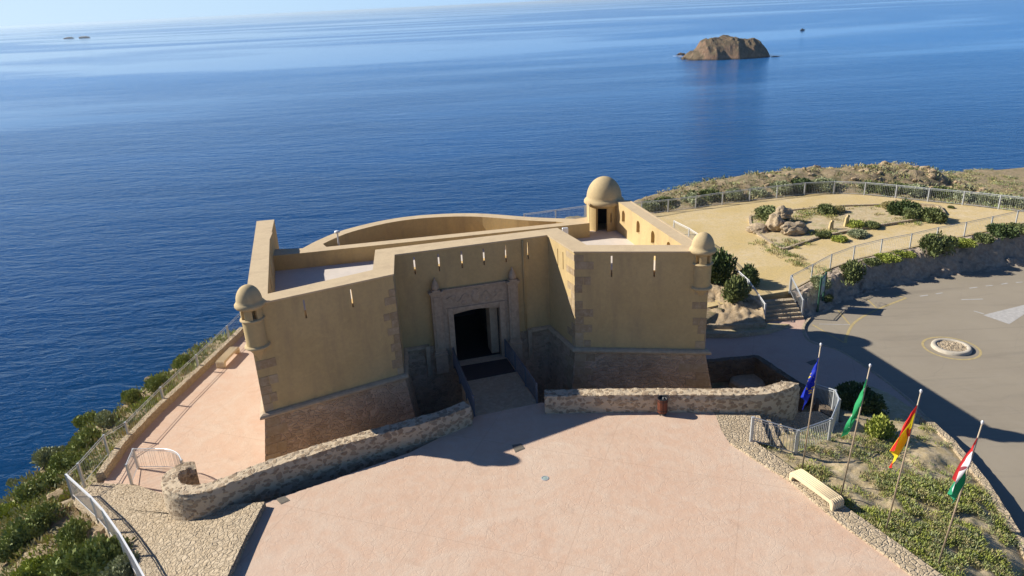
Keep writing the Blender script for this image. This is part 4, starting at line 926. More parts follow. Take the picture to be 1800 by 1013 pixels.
# ================================================================ STREET FURNITURE
def bench(c, ang, label, L=2.05, group=None):
    root = tag(empty('stone_bench', c, ang), label, 'bench', group); W2 = 0.27; h = 0.42; th = 0.13
    # ribbed seat curling down into the two end supports
    mb = MB(); out = [(-L / 2, 0)]; r = 0.16
    for i in range(7): a = PI - PI / 2 * i / 6; out.append((-L / 2 + r + r * math.cos(a), h - r + r * math.sin(a)))
    prof_o = out + [(-x, z) for x, z in reversed(out)]
    ii = [(-L / 2 + th, 0)] + [(-L / 2 + th + (r * .5) * (1 + math.cos(PI - PI / 2 * i / 4)), h - th - r * .5 + r * .5 * math.sin(PI - PI / 2 * i / 4)) for i in range(5)]
    prof_i = ii + [(-x, z) for x, z in reversed(ii)]
    def strip(y0, y1, nm, part=None):
        mb = MB(); no = len(prof_o); vi = resample([(x, 0, z) for x, z in prof_i], no); vo = [Vector((x, 0, z)) for x, z in prof_o]
        vs = []
        for y in (y0, y1): vs += [(v.x, y, v.z) for v in vo] + [(v.x, y, v.z) for v in vi]
        fs = []
        for i in range(no - 1):
            fs += [(i, i + 1, no + i + 1, no + i), (2 * no + i, 3 * no + i, 3 * no + i + 1, 2 * no + i + 1), (i, 2 * no + i, 2 * no + i + 1, i + 1), (no + i, no + i + 1, 3 * no + i + 1, 3 * no + i)]
        fs += [(0, no, 3 * no, 2 * no), (no - 1, 3 * no - 1, 4 * no - 1, 2 * no - 1)]
        mb.add(vs, fs); return mb
    mb = strip(-W2, W2, 'seat'); o = fixn(mb.build('bench_body', M['bench'])); o.parent = root
    m_ = o.modifiers.new('bevel', 'BEVEL'); m_.width = 0.02; m_.segments = 2
    mb = MB()
    for k in range(6):
        y = -W2 + 0.045 + k * (2 * W2 - 0.09) / 5
        P_ = [Vector((x * 1.0, y, z + 0.004)) for x, z in prof_o]
        for a, b in zip(P_, P_[1:]): mb.bar(a, b, 0.022, 6)
    o = mb.build('ribs', M['bench'], root, True)
    return root
ba, bb = G(1398, 843, 0.0), G(1472, 896, 0.0)
bench((ba + bb) / 2 + Vector((-0.02, 0.0, 0)), math.atan2(bb.y - ba.y, bb.x - ba.x), 'cream ribbed stone bench on the plaza beside the flagpoles')
ba, bb = G(391, 645, -2.0), G(413, 622, -2.0)
bench((ba + bb) / 2, math.atan2(bb.y - ba.y, bb.x - ba.x), 'cream stone bench on the left terrace beside the kerb and corner turret')
def bin_():
    p = G(1164, 728, 0.0); root = tag(empty('litter_bin', p), 'round litter bin of reddish wooden slats with a black liner', 'litter bin')
    mb = MB(); n = 18
    for i in range(n):
        a = 2 * PI * i / n; Mx = Matrix.Rotation(a, 4, 'Z'); mb.box(0.195, 0.215, -0.026, 0.026, 0.12, 0.78, Mx)
    mb.build('slats', M['wood'], root)
    mb = MB(); mb.lathe([(0.0, 0.14), (0.185, 0.14), (0.188, 0.76), (0.175, 0.76), (0.17, 0.2), (0, 0.19)], 0, 0, 24); mb.build('liner', M['black'], root, True)
    mb = MB()
    for z in (0.22, 0.66): mb.lathe([(0.216, z), (0.224, z), (0.224, z + .03), (0.216, z + .03)], 0, 0, 24)
    mb.lathe([(0.19, .76), (.225, .76), (.225, .80), (.19, .80), (.19, .76)], 0, 0, 24); mb.build('hoops', M['black'], root)
    for i in range(4):
        mb = MB(); a = PI / 4 + PI / 2 * i; mb.bar((0.17 * math.cos(a), .17 * math.sin(a), 0), (.17 * math.cos(a), .17 * math.sin(a), .16), 0.02, 6); mb.build('foot', M['black'], root)
    mb = MB(); rr = random.Random(2)
    for i in range(6): mb.bar((rr.uniform(-.1, .1), rr.uniform(-.1, .1), .55), (rr.uniform(-.15, .15), rr.uniform(-.15, .15), .74), 0.05, 5)
    mb.build('bin_bag', M['black'], root)
bin_()
# covers in the paving
def cover(pts, name, label, z=0.012, mat='grate'):
    mb = MB(); mb.prism([(p.x, p.y) for p in pts], z - 0.03, z); c = sum((Vector(p) for p in pts), Vector()) / len(pts)
    mb.prism([((p.x - c.x) * .8 + c.x, (p.y - c.y) * .8 + c.y) for p in pts], z, z + .006)
    return tag(fixn(mb.build(name, M[mat])), label, 'cover')
cover(GL([(900, 783), (916, 780), (923, 789), (906, 796)], 0), 'drain_cover', 'square metal cover in the plaza at the edge of the fortress shadow')
cover(GL([(484, 877), (500, 872), (510, 880), (494, 887)], 0), 'drain_cover', 'small square cover in the plaza beside the paved ramp')
cover([Vector((p.x, p.y, 0)) for p in GL([(1417, 637), (1432, 632), (1441, 638), (1426, 642)], ZR + .12)], 'drain_cover', 'dark square cover in the shaded lower pavement', ZR + .12)
def uplight(p, label, r=0.15):
    root = tag(empty('ground_light', p), label, 'ground light')
    mb = MB(); mb.lathe([(r, -0.02), (r, 0.012), (r * .75, 0.016), (r * .75, -0.02)], 0, 0, 24); mb.build('ring', M['metal'], root)
    mb = MB(); mb.lathe([(r * .75, 0.006), (r * .4, 0.012), (0, 0.014)], 0, 0, 24); mb.build('lens', M['glass'], root, True)
uplight(G(958, 841, 0), 'round light with a pale ring set in the middle of the plaza')
uplight(G(1318, 787, 0), 'round light set in the plaza below the stair railing post')
uplight(G(1608, 1006, 0), 'round light set in the plaza at the bottom right edging')
# roundabout
rc = G(1672, 612, ZR); RX = 1.0
root = tag(empty('roundabout', rc), 'small round traffic island with whitewashed kerb and stone filling', 'roundabout')
mb = MB(); mb.lathe([(1.02, -0.02), (1.0, 0.13), (0.93, 0.17), (0.78, 0.17), (0.74, 0.10)], 0, 0, 48); mb.build('kerb', M['stone_white'], root, True)
mb = MB(); vs = [(0, 0, 0.13)]; fs = []
for k in range(1, 12):
    for i in range(40):
        r_ = 0.76 * k / 11; a = 2 * PI * i / 40; x, y = r_ * math.cos(a), r_ * math.sin(a); d, _ = noise.voronoi(Vector((x * 4.5, y * 4.5, 3))); vs.append((x, y, 0.08 + 0.16 * min(.5, d[1] - d[0])))
fs += [(0, 1 + i, 1 + (i + 1) % 40) for i in range(40)]
fs += [(1 + k * 40 + i, 1 + (k + 1) * 40 + i, 1 + (k + 1) * 40 + (i + 1) % 40, 1 + k * 40 + (i + 1) % 40) for k in range(10) for i in range(40)]
mb.add(vs, fs); mb.build('stone_filling', M['cobble'], root, True)
# painted markings: sheets a few mm above the asphalt
def strip(mb, pts, w_, z=ZR + 0.004, closed=False):
    P = [Vector(p) for p in pts]
    if closed: P = P + [P[0]]
    n = len(P); L = []
    for i in range(n):
        a = P[max(0, i - 1)]; b = P[min(n - 1, i + 1)]
        if closed and i in (0, n - 1): a = P[-2]; b = P[1]
        u = (b - a).normalized(); nn = Vector((u.y, -u.x, 0)) * w_ / 2; L.append((P[i] + nn, P[i] - nn))
    vs = [(q.x, q.y, z) for l in L for q in l]; mb.add(vs, [(2 * i, 2 * i + 1, 2 * i + 3, 2 * i + 2) for i in range(n - 1)])
def mark(name, lines, w_, mat, closed=False, z=ZR + 0.004):
    mb = MB()
    for l in lines: strip(mb, l, w_, z, closed)
    o = mb.build(name, M[mat])
    if sum(p.normal.z for p in o.data.polygons) < 0: o.data.flip_normals()
    o['kind'] = 'structure'; return o
ring = [rc + Vector((1.42 * math.cos(2 * PI * i / 64), 1.42 * math.sin(2 * PI * i / 64), 0)) for i in range(64)]
mark('yellow_ring_marking', [ring], 0.13, 'yellow_paint', True)
mark('yellow_bay_marking', [curve(GL([(1486, 603), (1488, 592), (1498, 572), (1515, 558), (1545, 543), (1575, 531), (1593, 524)], ZR), 5)], 0.16, 'yellow_paint')
mark('yellow_hatch_marking', [GL(l, ZR) for l in ([(1428, 571), (1484, 603)], [(1473, 546), (1494, 571)], [(1524, 526), (1541, 542)], [(1593, 524), (1572, 519)])], 0.11, 'yellow_paint', z=ZR + 0.006)
mark('pale_bay_marking', [GL(l, ZR) for l in ([(1440, 570), (1494, 571)], [(1478, 542), (1541, 543)])], 0.07, 'white_paint', z=ZR + 0.008)
mb = MB(); tr = GL([(1728, 554), (1800, 536), (1838, 528), (1774, 570)], ZR + .004); 
def sheet(name, pts, mat):
    mb = MB(); mb.add([tuple(p) for p in pts], [tuple(range(len(pts)))]); o = mb.build(name, M[mat])
    if o.data.polygons[0].normal.z < 0: o.data.flip_normals()
    o['kind'] = 'structure'
sheet('white_triangle_marking', tr, 'white_paint')
mark('white_lane_marking', [GL(l, ZR) for l in ([(1617, 521), (1631, 519)], [(1645, 517), (1657, 515)], [(1704, 507), (1718, 505)], [(1733, 503), (1745, 502)], [(1760, 500), (1771, 498)], [(1786, 497), (1797, 496)], [(1712, 547), (1729, 552)], [(1690, 527), (1728, 526)])], 0.12, 'white_paint', z=ZR + .006)
# bright rim kerb between pavement and car park
mark_ = curve([p for p in GL([(1424, 560), (1412, 578), (1423, 603), (1478, 621), (1543, 664), (1598, 708), (1636, 748)], ZR)], 5)
mb = MB()
for a, b in zip(mark_, mark_[1:]):
    u = (b - a).normalized(); nn = Vector((u.y, -u.x, 0)) * 0.07
    mb.hexa([a - nn + Vector((0, 0, -.2)), b - nn + Vector((0, 0, -.2)), b + nn + Vector((0, 0, -.2)), a + nn + Vector((0, 0, -.2))], [a - nn + Vector((0, 0, .118)), b - nn + Vector((0, 0, .118)), b + nn + Vector((0, 0, .118)), a + nn + Vector((0, 0, .118))])
tag(mb.build('kerb', M['kerb_stone']), 'pale kerb between the rosy pavement and the car park', 'kerb')
# concrete disc lying in the moat
mb = MB(); p = G(1314, 672, -3.15); mb.lathe([(0, .35), (.85, .33), (1.0, .22), (1.02, -.1)], p.x, p.y, 8)
for i, v in enumerate(mb.v): mb.v[i] = (v[0], v[1], v[2] - 3.3)
tag(mb.build('well_cap', M['trim']), 'pale eight sided stone cap lying in the shaded moat', 'stone cap')
# information board
ib = G(1437, 548, ZR); ie = Vector((0.6, 0.8, 0)).normalized()
root = tag(empty('information_board', ib), 'green framed information board on two posts under the cut bank', 'information board')
for s in (0, 1.15):
    mb = MB(); q = ie * s; mb.box(q.x - .05, q.x + .05, q.y - .05, q.y + .05, -.1, 2.3); mb.build('post', M['green_metal'], root)
mb = MB(); nn = Vector((ie.y, -ie.x, 0)) * 0.03
a, b = ie * 0.05, ie * 1.10
mb.hexa([a - nn + Vector((0, 0, 1.0)), b - nn + Vector((0, 0, 1.0)), b + nn + Vector((0, 0, 1.0)), a + nn + Vector((0, 0, 1.0))], [a - nn + Vector((0, 0, 2.25)), b - nn + Vector((0, 0, 2.25)), b + nn + Vector((0, 0, 2.25)), a + nn + Vector((0, 0, 2.25))]); mb.build('frame', M['green_metal'], root)
mb = MB(); a, b = ie * .13, ie * 1.02; nn2 = nn * 1.15
mb.hexa([a - nn2 + Vector((0, 0, 1.08)), b - nn2 + Vector((0, 0, 1.08)), b + nn2 + Vector((0, 0, 1.08)), a + nn2 + Vector((0, 0, 1.08))], [a - nn2 + Vector((0, 0, 2.17)), b - nn2 + Vector((0, 0, 2.17)), b + nn2 + Vector((0, 0, 2.17)), a + nn2 + Vector((0, 0, 2.17))]); mb.build('printed_panel', M['panel'], root)
# roof fittings: lamp post behind the rear parapet
q = G(595, 426, 4.9); mb = MB(); root = tag(empty('mast_light', (q.x, q.y, ZF)), 'small white mast with a round head standing on the rear battery of the roof', 'mast')
mb.bar((0, 0, 0), (0, 0, 1.25), .05, 8); mb.build('mast', M['white_metal'], root)
mb = MB(); mb.lathe([(0, 1.38), (.14, 1.36), (.17, 1.28), (.05, 1.22), (0, 1.22)], 0, 0, 16); mb.build('lamp_head', M['white_metal'], root, True)

# ================================================================ FLAGS
def flagmat(name, fn):
    t = NT(name); uv = t.n('ShaderNodeUVMap').outputs[0]; s = t.sep(uv); c = fn(t, s[0], s[1])
    t.p.inputs['Roughness'].default_value = 0.7
    tr = t.n('ShaderNodeBsdfTranslucent'); t.set(tr.inputs[0], c) if not hasattr(c, 'links') else t.L(c, tr.inputs[0])
    t.set(t.p.inputs['Base Color'], c); mx = t.n('ShaderNodeMixShader'); mx.inputs[0].default_value = 0.3
    t.L(t.p.outputs[0], mx.inputs[1]); t.L(tr.outputs[0], mx.inputs[2]); t.L(mx.outputs[0], t.t.nodes['Material Output'].inputs[0]); return t.m
def bands(t, v, cols, cuts):
    c = cols[0]
    for k, cu in enumerate(cuts): c = t.mix(t.math('GREATER_THAN', v, cu), c, cols[k + 1])
    return c
def blob(t, u, v, u0, v0, ru, rv):
    a = t.math('POWER', t.math('DIVIDE', t.math('SUBTRACT', u, u0), ru), 2.0); b = t.math('POWER', t.math('DIVIDE', t.math('SUBTRACT', v, v0), rv), 2.0)
    return t.math('LESS_THAN', t.math('ADD', a, b), 1.0)
def eu(t, u, v):
    c = None; base = (0.012, 0.035, 0.42)
    for i in range(12):
        a = 2 * PI * i / 12; m = blob(t, u, v, 0.5 + 0.22 * math.cos(a), 0.5 + 0.33 * math.sin(a), 0.035, 0.052); c = m if c is None else t.math('MAXIMUM', c, m)
    return t.mix(c, base, (0.80, 0.60, 0.02))
def andal(t, u, v):
    c = bands(t, v, [(0.03, 0.36, 0.12), (0.80, 0.80, 0.77), (0.03, 0.36, 0.12)], [0.333, 0.667]); return t.mix(blob(t, u, v, .5, .5, .07, .12), c, (.35, .30, .08))
def spain(t, u, v):
    c = bands(t, v, [(0.62, 0.02, 0.015), (0.90, 0.68, 0.02), (0.62, 0.02, 0.015)], [0.25, 0.75]); return t.mix(blob(t, u, v, .35, .5, .07, .13), c, (.5, .08, .03))
def town(t, u, v):
    c = bands(t, v, [(0.03, 0.30, 0.14), (0.75, 0.75, 0.72), (0.62, 0.03, 0.03)], [0.55, 0.78]); return t.mix(blob(t, u, v, .5, .62, .06, .10), c, (.25, .05, .06))
def flag(base, top_dx, label, mat, poleh, hoist, fly, drop, lean, seed, polelabel):
    root = tag(empty('flagpole', base), polelabel, 'flagpole', 'flagpoles along the plaza edging')
    tip = Vector((lean[0], lean[1], poleh)); mb = MB(); mb.bar((0, 0, -.3), tip, .03, 10, .022); mb.build('pole', M['pole'], root, True)
    mb = MB(); mb.lathe([(0, .14), (.03, .12), (.045, .08), (.03, .03), (.028, 0), (0, 0)], tip.x, tip.y, 12)
    mb.v = [(a, b, c + tip.z - .02) for a, b, c in mb.v]; mb.build('finial', M['white_metal'], root, True)
    up_ = tip.normalized(); z1 = poleh - 0.42; nu, nv = 40, 30; vs = []; uv = []
    rr = random.Random(seed); ph = [rr.uniform(0, 6) for _ in range(6)]
    for j in range(nv + 1):
        v = j / nv                                  # 0 bottom of hoist, 1 top
        hp = up_ * (z1 - hoist * (1 - v)) / up_.z
        for i in range(nu + 1):
            u = i / nu; s = u * fly
            ang = drop + 0.10 * math.sin(v * 4 + ph[0])
            e = min(1, s / 0.45); a = ang * (0.55 + 0.45 * e)
            out = s * math.cos(a) * (1.0 - 0.15 * v); dn = s * math.sin(a)
            fold = (0.10 * math.sin(v * 9 + ph[1] + u * 1.5) + 0.06 * math.sin(v * 17 + ph[2] - u * 3)) * min(1, u * 2.2)
            lat = (0.10 * math.sin(v * 9 + ph[1] + 1.6 + u)) * min(1, u * 2)
            p = hp + Vector((-0.82, -0.35, 0)) * (out + lat) + Vector((0.35, -0.82, 0)) * fold + Vector((0, 0, -dn + (1 - v) * 0.35 * hoist * min(1, u * 1.5)))
            vs.append(p); uv.append((u, v))
    fs = [(j * (nu + 1) + i, j * (nu + 1) + i + 1, (j + 1) * (nu + 1) + i + 1, (j + 1) * (nu + 1) + i) for j in range(nv) for i in range(nu)]
    mb = MB(); mb.add(vs, fs); o = mb.build('flag', mat, None, True); o.location = base; tag(o, label, 'flag', 'drooping flags on the plaza flagpoles')
    l = o.data.uv_layers.new(name='UVMap')
    for lp in o.data.loops: l.data[lp.index].uv = uv[lp.vertex_index]
flag(G(1410, 822, 0), 0, 'blue flag with gold stars hanging limp on the leftmost flagpole', flagmat('blue_star_flag', eu), 5.15, 1.0, 1.45, 1.12, (0.14, 0), 1, 'thin bronze flagpole carrying the blue flag, nearest the stairs')
flag(G(1478, 868, 0), 0, 'green and white flag drooping on the second flagpole behind the bench', flagmat('green_white_flag', andal), 5.12, 1.1, 1.6, 1.08, (0.36, 0), 2, 'thin bronze flagpole carrying the green and white flag')
flag(G(1558, 925, 0), 0, 'red and yellow striped flag drooping on the third flagpole', flagmat('red_yellow_flag', spain), 5.12, 1.15, 1.65, 1.06, (0.34, 0), 3, 'thin bronze flagpole carrying the red and yellow flag')
flag(G(1650, 985, 0), 0, 'red, white and green flag hanging on the rightmost flagpole', flagmat('tricolour_flag', town), 4.98, 1.1, 1.6, 1.10, (0.42, 0), 4, 'thin bronze flagpole carrying the red, white and green flag, rightmost of four')

# ================================================================ VEGETATION
def leaf_mesh(name, seed, n, upright=0.5, lsz=0.11, lumps=7, flat=0.8, mat=None, sparse=0.0, wd=0.28):
    "a unit bush: radius 1, height about 1.1, many small leaf blades in lumps"
    rr = random.Random(seed); mb = MB(); C_ = []
    for i in range(lumps):
        a = rr.uniform(0, 2 * PI); r = rr.uniform(0.15, 0.62); C_.append((Vector((r * math.cos(a), r * math.sin(a), rr.uniform(0.15, 0.5) * flat)), rr.uniform(0.30, 0.52)))
    C_.append((Vector((0, 0, 0.45 * flat)), 0.5))
    for i in range(n):
        c, R_ = rr.choice(C_); d = Vector((rr.gauss(0, 1), rr.gauss(0, 1), rr.gauss(0.35, 0.9))); d.normalize()
        k = rr.uniform(0.45, 1.0) ** 0.5 * R_ * (1 + 0.25 * n3(d.x * 3, d.y * 3, d.z * 3 + seed)); p = c + d * k
        if p.z < -0.02: p.z = rr.uniform(0, 0.1)
        ax = (d * (1 - upright) + Vector((0, 0, upright)) + Vector((rr.gauss(0, .35), rr.gauss(0, .35), rr.gauss(0, .25)))).normalized()
        sd_ = ax.cross(Vector((rr.gauss(0, 1), rr.gauss(0, 1), rr.gauss(0, 1)))).normalized(); L = lsz * rr.uniform(0.6, 1.5); w_ = L * wd
        mb.add([p - sd_ * w_ * .5, p + sd_ * w_ * .5, p + ax * L * .6 + sd_ * w_, p + ax * L, p + ax * L * .6 - sd_ * w_], [(0, 1, 2, 3, 4)])
    for c, R_ in C_:
        m = 8; vs = []; fs = []
        for a in range(5):
            for b in range(m):
                th = PI * (a + .5) / 5; d = Vector((math.sin(th) * math.cos(2 * PI * b / m), math.sin(th) * math.sin(2 * PI * b / m), math.cos(th)))
                q = c + d * R_ * (0.62 + 0.2 * n3(d.x * 2 + seed, d.y * 2, d.z * 2)); q.z = max(q.z, -0.05); vs.append(q)
        fs = [(a * m + b, a * m + (b + 1) % m, (a + 1) * m + (b + 1) % m, (a + 1) * m + b) for a in range(4) for b in range(m)]
        mb.add(vs, fs)
    me = bpy.data.meshes.new(name); me.from_pydata(mb.v, [], mb.f); me.materials.append(mat); me.update(); return me
LM = {}
for k, mt in (('green', 'leaf_green'), ('bright', 'leaf_bright'), ('grey', 'leaf_grey'), ('dark', 'leaf_dark'), ('dry', 'leaf_dry'), ('olive', 'leaf_olive')):
    LM[k] = [leaf_mesh('bush_' + k, sd_, 2600, 0.55 if k in ('green', 'bright') else 0.35, 0.115, 7 + sd_ % 3, 0.9, M[mt]) for sd_ in (11, 23, 37)]
rb_ = random.Random(5)
def bush(p, r, h, kind, label, group=None, name='bush'):
    o = link(bpy.data.objects.new(name, rb_.choice(LM[kind]))); o.location = p - Vector((0, 0, 0.06)); o.scale = (r, r * rb_.uniform(.85, 1.1), h * 1.25); o.rotation_euler = (0, 0, rb_.uniform(0, 6.28))
    return tag(o, label, 'bush', group)
def gp(px, py, z0):
    "ground point on the terrain seen at a photo position"
    z = z0
    for _ in range(12):
        q = G(px, py, z); z = 0.5 * z + 0.5 * H(q.x, q.y)
    q = G(px, py, z); return q
LB = [(322, 648, .85, .8, 'green', 'rounded green bush leaning over the cliff edge outside the terrace fence'),
 (282, 682, .85, .75, 'green', 'wide green bush on the cliff edge below the rocky outcrop'),
 (234, 706, .8, .7, 'green', 'green bush on the cliff edge in the middle of the left slope'),
 (265, 712, .55, .45, 'bright', 'small yellow green bush between the cliff edge and the terrace fence'),
 (303, 692, .5, .4, 'bright', 'small yellowish bush close outside the terrace fence'),
 (163, 752, 1.1, .85, 'green', 'broad green bush at the top of the dense scrub on the cliff edge'),
 (190, 742, .7, .6, 'grey', 'greyish bush between two green bushes on the cliff edge'),
 (150, 784, 1.0, .75, 'green', 'dense green bush above the fence corner of the paved ramp'),
 (224, 752, .6, .45, 'grey', 'grey green bush on the slope beside the terrace kerb'),
 (84, 812, 1.0, .7, 'grey', 'grey green bush high on the far left slope'),
 (121, 822, 1.0, .75, 'green', 'green bush on the slope to the left of the fence corner post'),
 (75, 868, 1.15, .8, 'green', 'large green bush low on the left slope, level with the fence corner'),
 (22, 850, .8, .6, 'grey', 'grey bush at the extreme left edge of the cliff'),
 (18, 908, .8, .55, 'bright', 'yellow green bush at the left edge of the photograph'),
 (68, 930, 1.1, .9, 'green', 'tall green bush casting a dark shadow below the ramp wall'),
 (131, 955, .9, .8, 'green', 'green bush directly below the curved white handrail'),
 (30, 965, 1.0, .7, 'green', 'low green bush in the lower left corner region'),
 (182, 998, 1.25, 1.1, 'green', 'biggest green bush under the white railing at the bottom of the photograph'),
 (215, 1012, .8, .7, 'grey', 'grey green bush touching the white railing at the bottom edge'),
 (118, 1008, 1.1, .9, 'green', 'dense green bush at the bottom left of the slope'),
 (60, 1010, .9, .6, 'bright', 'yellow flowering bush on the bottom edge far left'),
 (392, 588, .7, .5, 'green', 'green bush on the cliff beside the left turret'),
 (366, 606, .6, .5, 'dry', 'olive bush on the cliff edge behind the terrace bench'),
 (412, 572, .6, .5, 'green', 'small green bush at the foot of the left turret beyond the fence'),
 (150, 820, .5, .4, 'grey', 'small grey tuft bush just outside the fence corner'),
 (235, 772, .45, .35, 'grey', 'low grey bush against the terrace kerb wall'),]
for px, py, r, h, k, lb in LB: bush(gp(px, py, -3.5), r, h, k, lb, 'bushes on the seaward slope')
def gu(px, py, off=0.0):
    z = -0.6
    for _ in range(8): q = G(px, py, z); z = zup(q.x) + off
    return G(px, py, z)
RB = [(gu(1354, 382, .06), 1.9, .75, 'olive', 'spreading green bush behind the pile of boulders'),
 (gu(1452, 375, .06), 1.0, .75, 'olive', 'green bush at the far kerb of the planted bed'),
 (gu(1474, 373, .06), .8, .55, 'dry', 'olive brown bush beside the green one at the far kerb of the bed'),
 (gu(1562, 365, .06), .9, .5, 'dry', 'brownish bush at the far kerb near the right end of the bed'),
 (gu(1588, 376, .06), 1.4, 1.1, 'dark', 'largest dark bush at the right end of the planted bed'),
 (gu(1612, 384, .06), 1.1, .85, 'olive', 'green bush in front of the dark one at the right end of the bed'),
 (gu(1640, 388, .06), 1.1, .95, 'olive', 'rounded green bush at the right corner of the bed kerb'),
 (gu(1505, 400, .06), 1.0, .5, 'bright', 'low yellow green bush in the middle of the planted bed'),
 (gu(1534, 399, .06), .8, .45, 'olive', 'low green bush right of the yellow green one inside the bed'),
 (gu(1508, 413, .06), 1.1, .4, 'grey', 'grey sprawling bush on the near kerb of the bed'),
 (gu(1447, 416, .06), .7, .45, 'olive', 'small green bush at the foot of the right boulder'),
 (gu(1478, 424, 0), .8, .4, 'bright', 'bright green clump outside the near kerb of the bed'),
 (gu(1672, 366, 0), .3, .25, 'olive', 'tiny green shrub alone on the sandy promenade')]
for p, r, h, k, lb in RB: bush(p, r, h, k, lb, 'bushes on the promenade')
def bank_pt(px, py, f):
    "on the rock bank: f from the fence (0) to the road (1)"
    best = None
    A = resample(FENCE_S, 80); B = resample([Vector((p.x, p.y, ZR)) for p in ROAD_IN], 80)
    for a, b in zip(A, B):
        p = a.lerp(b, f); p.z = a.z + (b.z - a.z) * bprof(f); v = np.array(p) - CAM; x = W_ / 2 + F_ * (v @ rt) / (v @ fw)
        if best is None or abs(x - px) < best[0]: best = (abs(x - px), p)
    return best[1]
for px, f, r, h, k, lb in [(1443, .42, .75, .75, 'grey', 'grey green bush beside the information board'), (1452, .7, .45, .35, 'olive', 'small green bush at the foot of the information board'),
  (1494, .5, 1.15, 1.15, 'olive', 'big rounded bush hanging on the cut bank above the car park'), (1532, .38, .8, .4, 'olive', 'low green bush on the bank ledge right of the big rounded bush'),
  (1560, .4, 1.0, .45, 'bright', 'bright green spreading bush on the bank ledge'), (1590, .35, .8, .4, 'bright', 'second bright low bush along the bank ledge'),
  (1648, .42, 1.25, 1.3, 'olive', 'large bushy shrub at the middle of the bank ledge'), (1690, .38, 1.0, .5, 'bright', 'low bright shrub right of the large bushy shrub on the bank'),
  (1725, .35, .9, .5, 'olive', 'green shrub near the right end of the bank ledge'), (1760, .3, 1.2, .8, 'dark', 'dark green shrub at the right end of the bank under the railing'), (1790, .3, 1.0, .6, 'olive', 'green shrub on the bank at the right edge of the photograph')]:
    bush(bank_pt(px, 0, f) + Vector((0, 0, .05)), r, h, k, lb, 'bushes on the cut bank')
bush(G(1262, 492, -1.1), 1.5, 1.9, 'dark', 'tall dark bush between the right bastion and the promenade railing')
bush(G(1290, 528, -1.3), 1.0, 1.5, 'olive', 'lighter green bush in front of the tall dark one on the rocky mound')
bush(G(1316, 502, -1.2), .9, 1.4, 'dark', 'dark bush leaning against the railing at the promenade steps')
bush(G(1498, 712, -1.6), 1.35, 1.0, 'dark', 'dark wide bush in the fortress shadow behind the green flag')
bush(G(1528, 722, -1.6), 1.0, .8, 'dark', 'dark bush joined to the wide shaded one beside the car park kerb')
bush(G(1547, 768, -1.3), .85, .95, 'bright', 'rounded bright green bush in the sun between the green and the striped flags')
bush(G(1718, 985, -1.2), .38, .32, 'olive', 'small round green clump at the bottom of the flower bed')
for i, (px, py, r, h, k) in enumerate([(1140, 372, 1.1, .8, 'grey'), (1170, 365, 1.2, .8, 'olive'), (1215, 360, 1.2, .8, 'grey'), (1250, 354, 1.3, .9, 'olive'), (1290, 351, 1.2, .8, 'grey'), (1330, 347, 1.2, .7, 'grey'), (1375, 340, 1.4, .9, 'grey'), (1410, 338, 1.4, 1.0, 'dark'), (1450, 335, 1.4, .9, 'grey'), (1536, 340, 1.4, .9, 'olive'), (1575, 344, 1.4, .9, 'olive'), (1605, 347, 1.5, .9, 'grey'), (1655, 353, 1.7, 1.0, 'olive'), (1690, 357, 1.4, .8, 'grey'), (1730, 362, 1.6, .9, 'grey'), (1770, 366, 1.6, .9, 'grey')]):
    ords = ['first', 'second', 'third', 'fourth', 'fifth', 'sixth', 'seventh', 'eighth', 'ninth', 'tenth', 'eleventh', 'twelfth', 'thirteenth', 'fourteenth', 'fifteenth', 'last']
    q = gp(px, py - 4, -1.5); bush(q, r, h, k, '%s low shrub just outside the far promenade railing, %s from the left' % ({'grey': 'grey green', 'olive': 'green', 'dark': 'dark green'}[k], ords[i]), 'shrubs outside the promenade railing')
# countless small scrub: one object per area
def scrub(name, pts, mats, label, sc=(0.18, 0.45), nb=26, lsz=0.16, tall=0.8, seed=1, wf=.2):
    rr = random.Random(seed); mb = MB(); mi = []
    for (p, k) in pts:
        s = rr.uniform(*sc); n = int(nb * rr.uniform(.7, 1.3))
        for i in range(n):
            a = rr.uniform(0, 2 * PI); r = s * math.sqrt(rr.random()); z = rr.uniform(0, .75) * s * tall * (1 - (r / s) ** 2 * .7)
            q = p + Vector((r * math.cos(a), r * math.sin(a), z)); ax = Vector((math.cos(a) * r / s * .7 + rr.gauss(0, .3), math.sin(a) * r / s * .7 + rr.gauss(0, .3), .8 + rr.random() * .4)).normalized()
            sd_ = ax.cross(Vector((rr.gauss(0, 1), rr.gauss(0, 1), .2))).normalized(); L = lsz * rr.uniform(.6, 1.4) * (0.6 + s); w_ = L * wf
            mb.add([q - sd_ * w_ * .6, q + sd_ * w_ * .6, q + ax * L * .6 + sd_ * w_, q + ax * L, q + ax * L * .6 - sd_ * w_], [(0, 1, 2, 3, 4)]); mi.append(k)
    o = mb.build(name, [M[m] for m in mats]); o.data.polygons.foreach_set('material_index', mi); o['kind'] = 'stuff'; o['label'] = label; return o
rs_ = random.Random(12); pts = []
while len(pts) < 2100:
    x = rs_.uniform(-31, -10); y = rs_.uniform(12, 54); d = look(x, y, 'd')
    if d < 0.35 or d > 12: continue
    if fbm(x, y, 0.28, 3, 3) < -0.45 + 0.35 * rs_.random(): continue
    pts.append((Vector((x, y, H(x, y) - .03)), rs_.choice((0, 0, 1, 2, 3, 3))))
scrub('slope_scrub', pts, ['leaf_green', 'leaf_grey', 'leaf_bright', 'leaf_dry'], 'small green and yellow scrub plants covering the seaward slope', (0.25, 0.62), 36, 0.17, .9, 1, .15)
pts = []
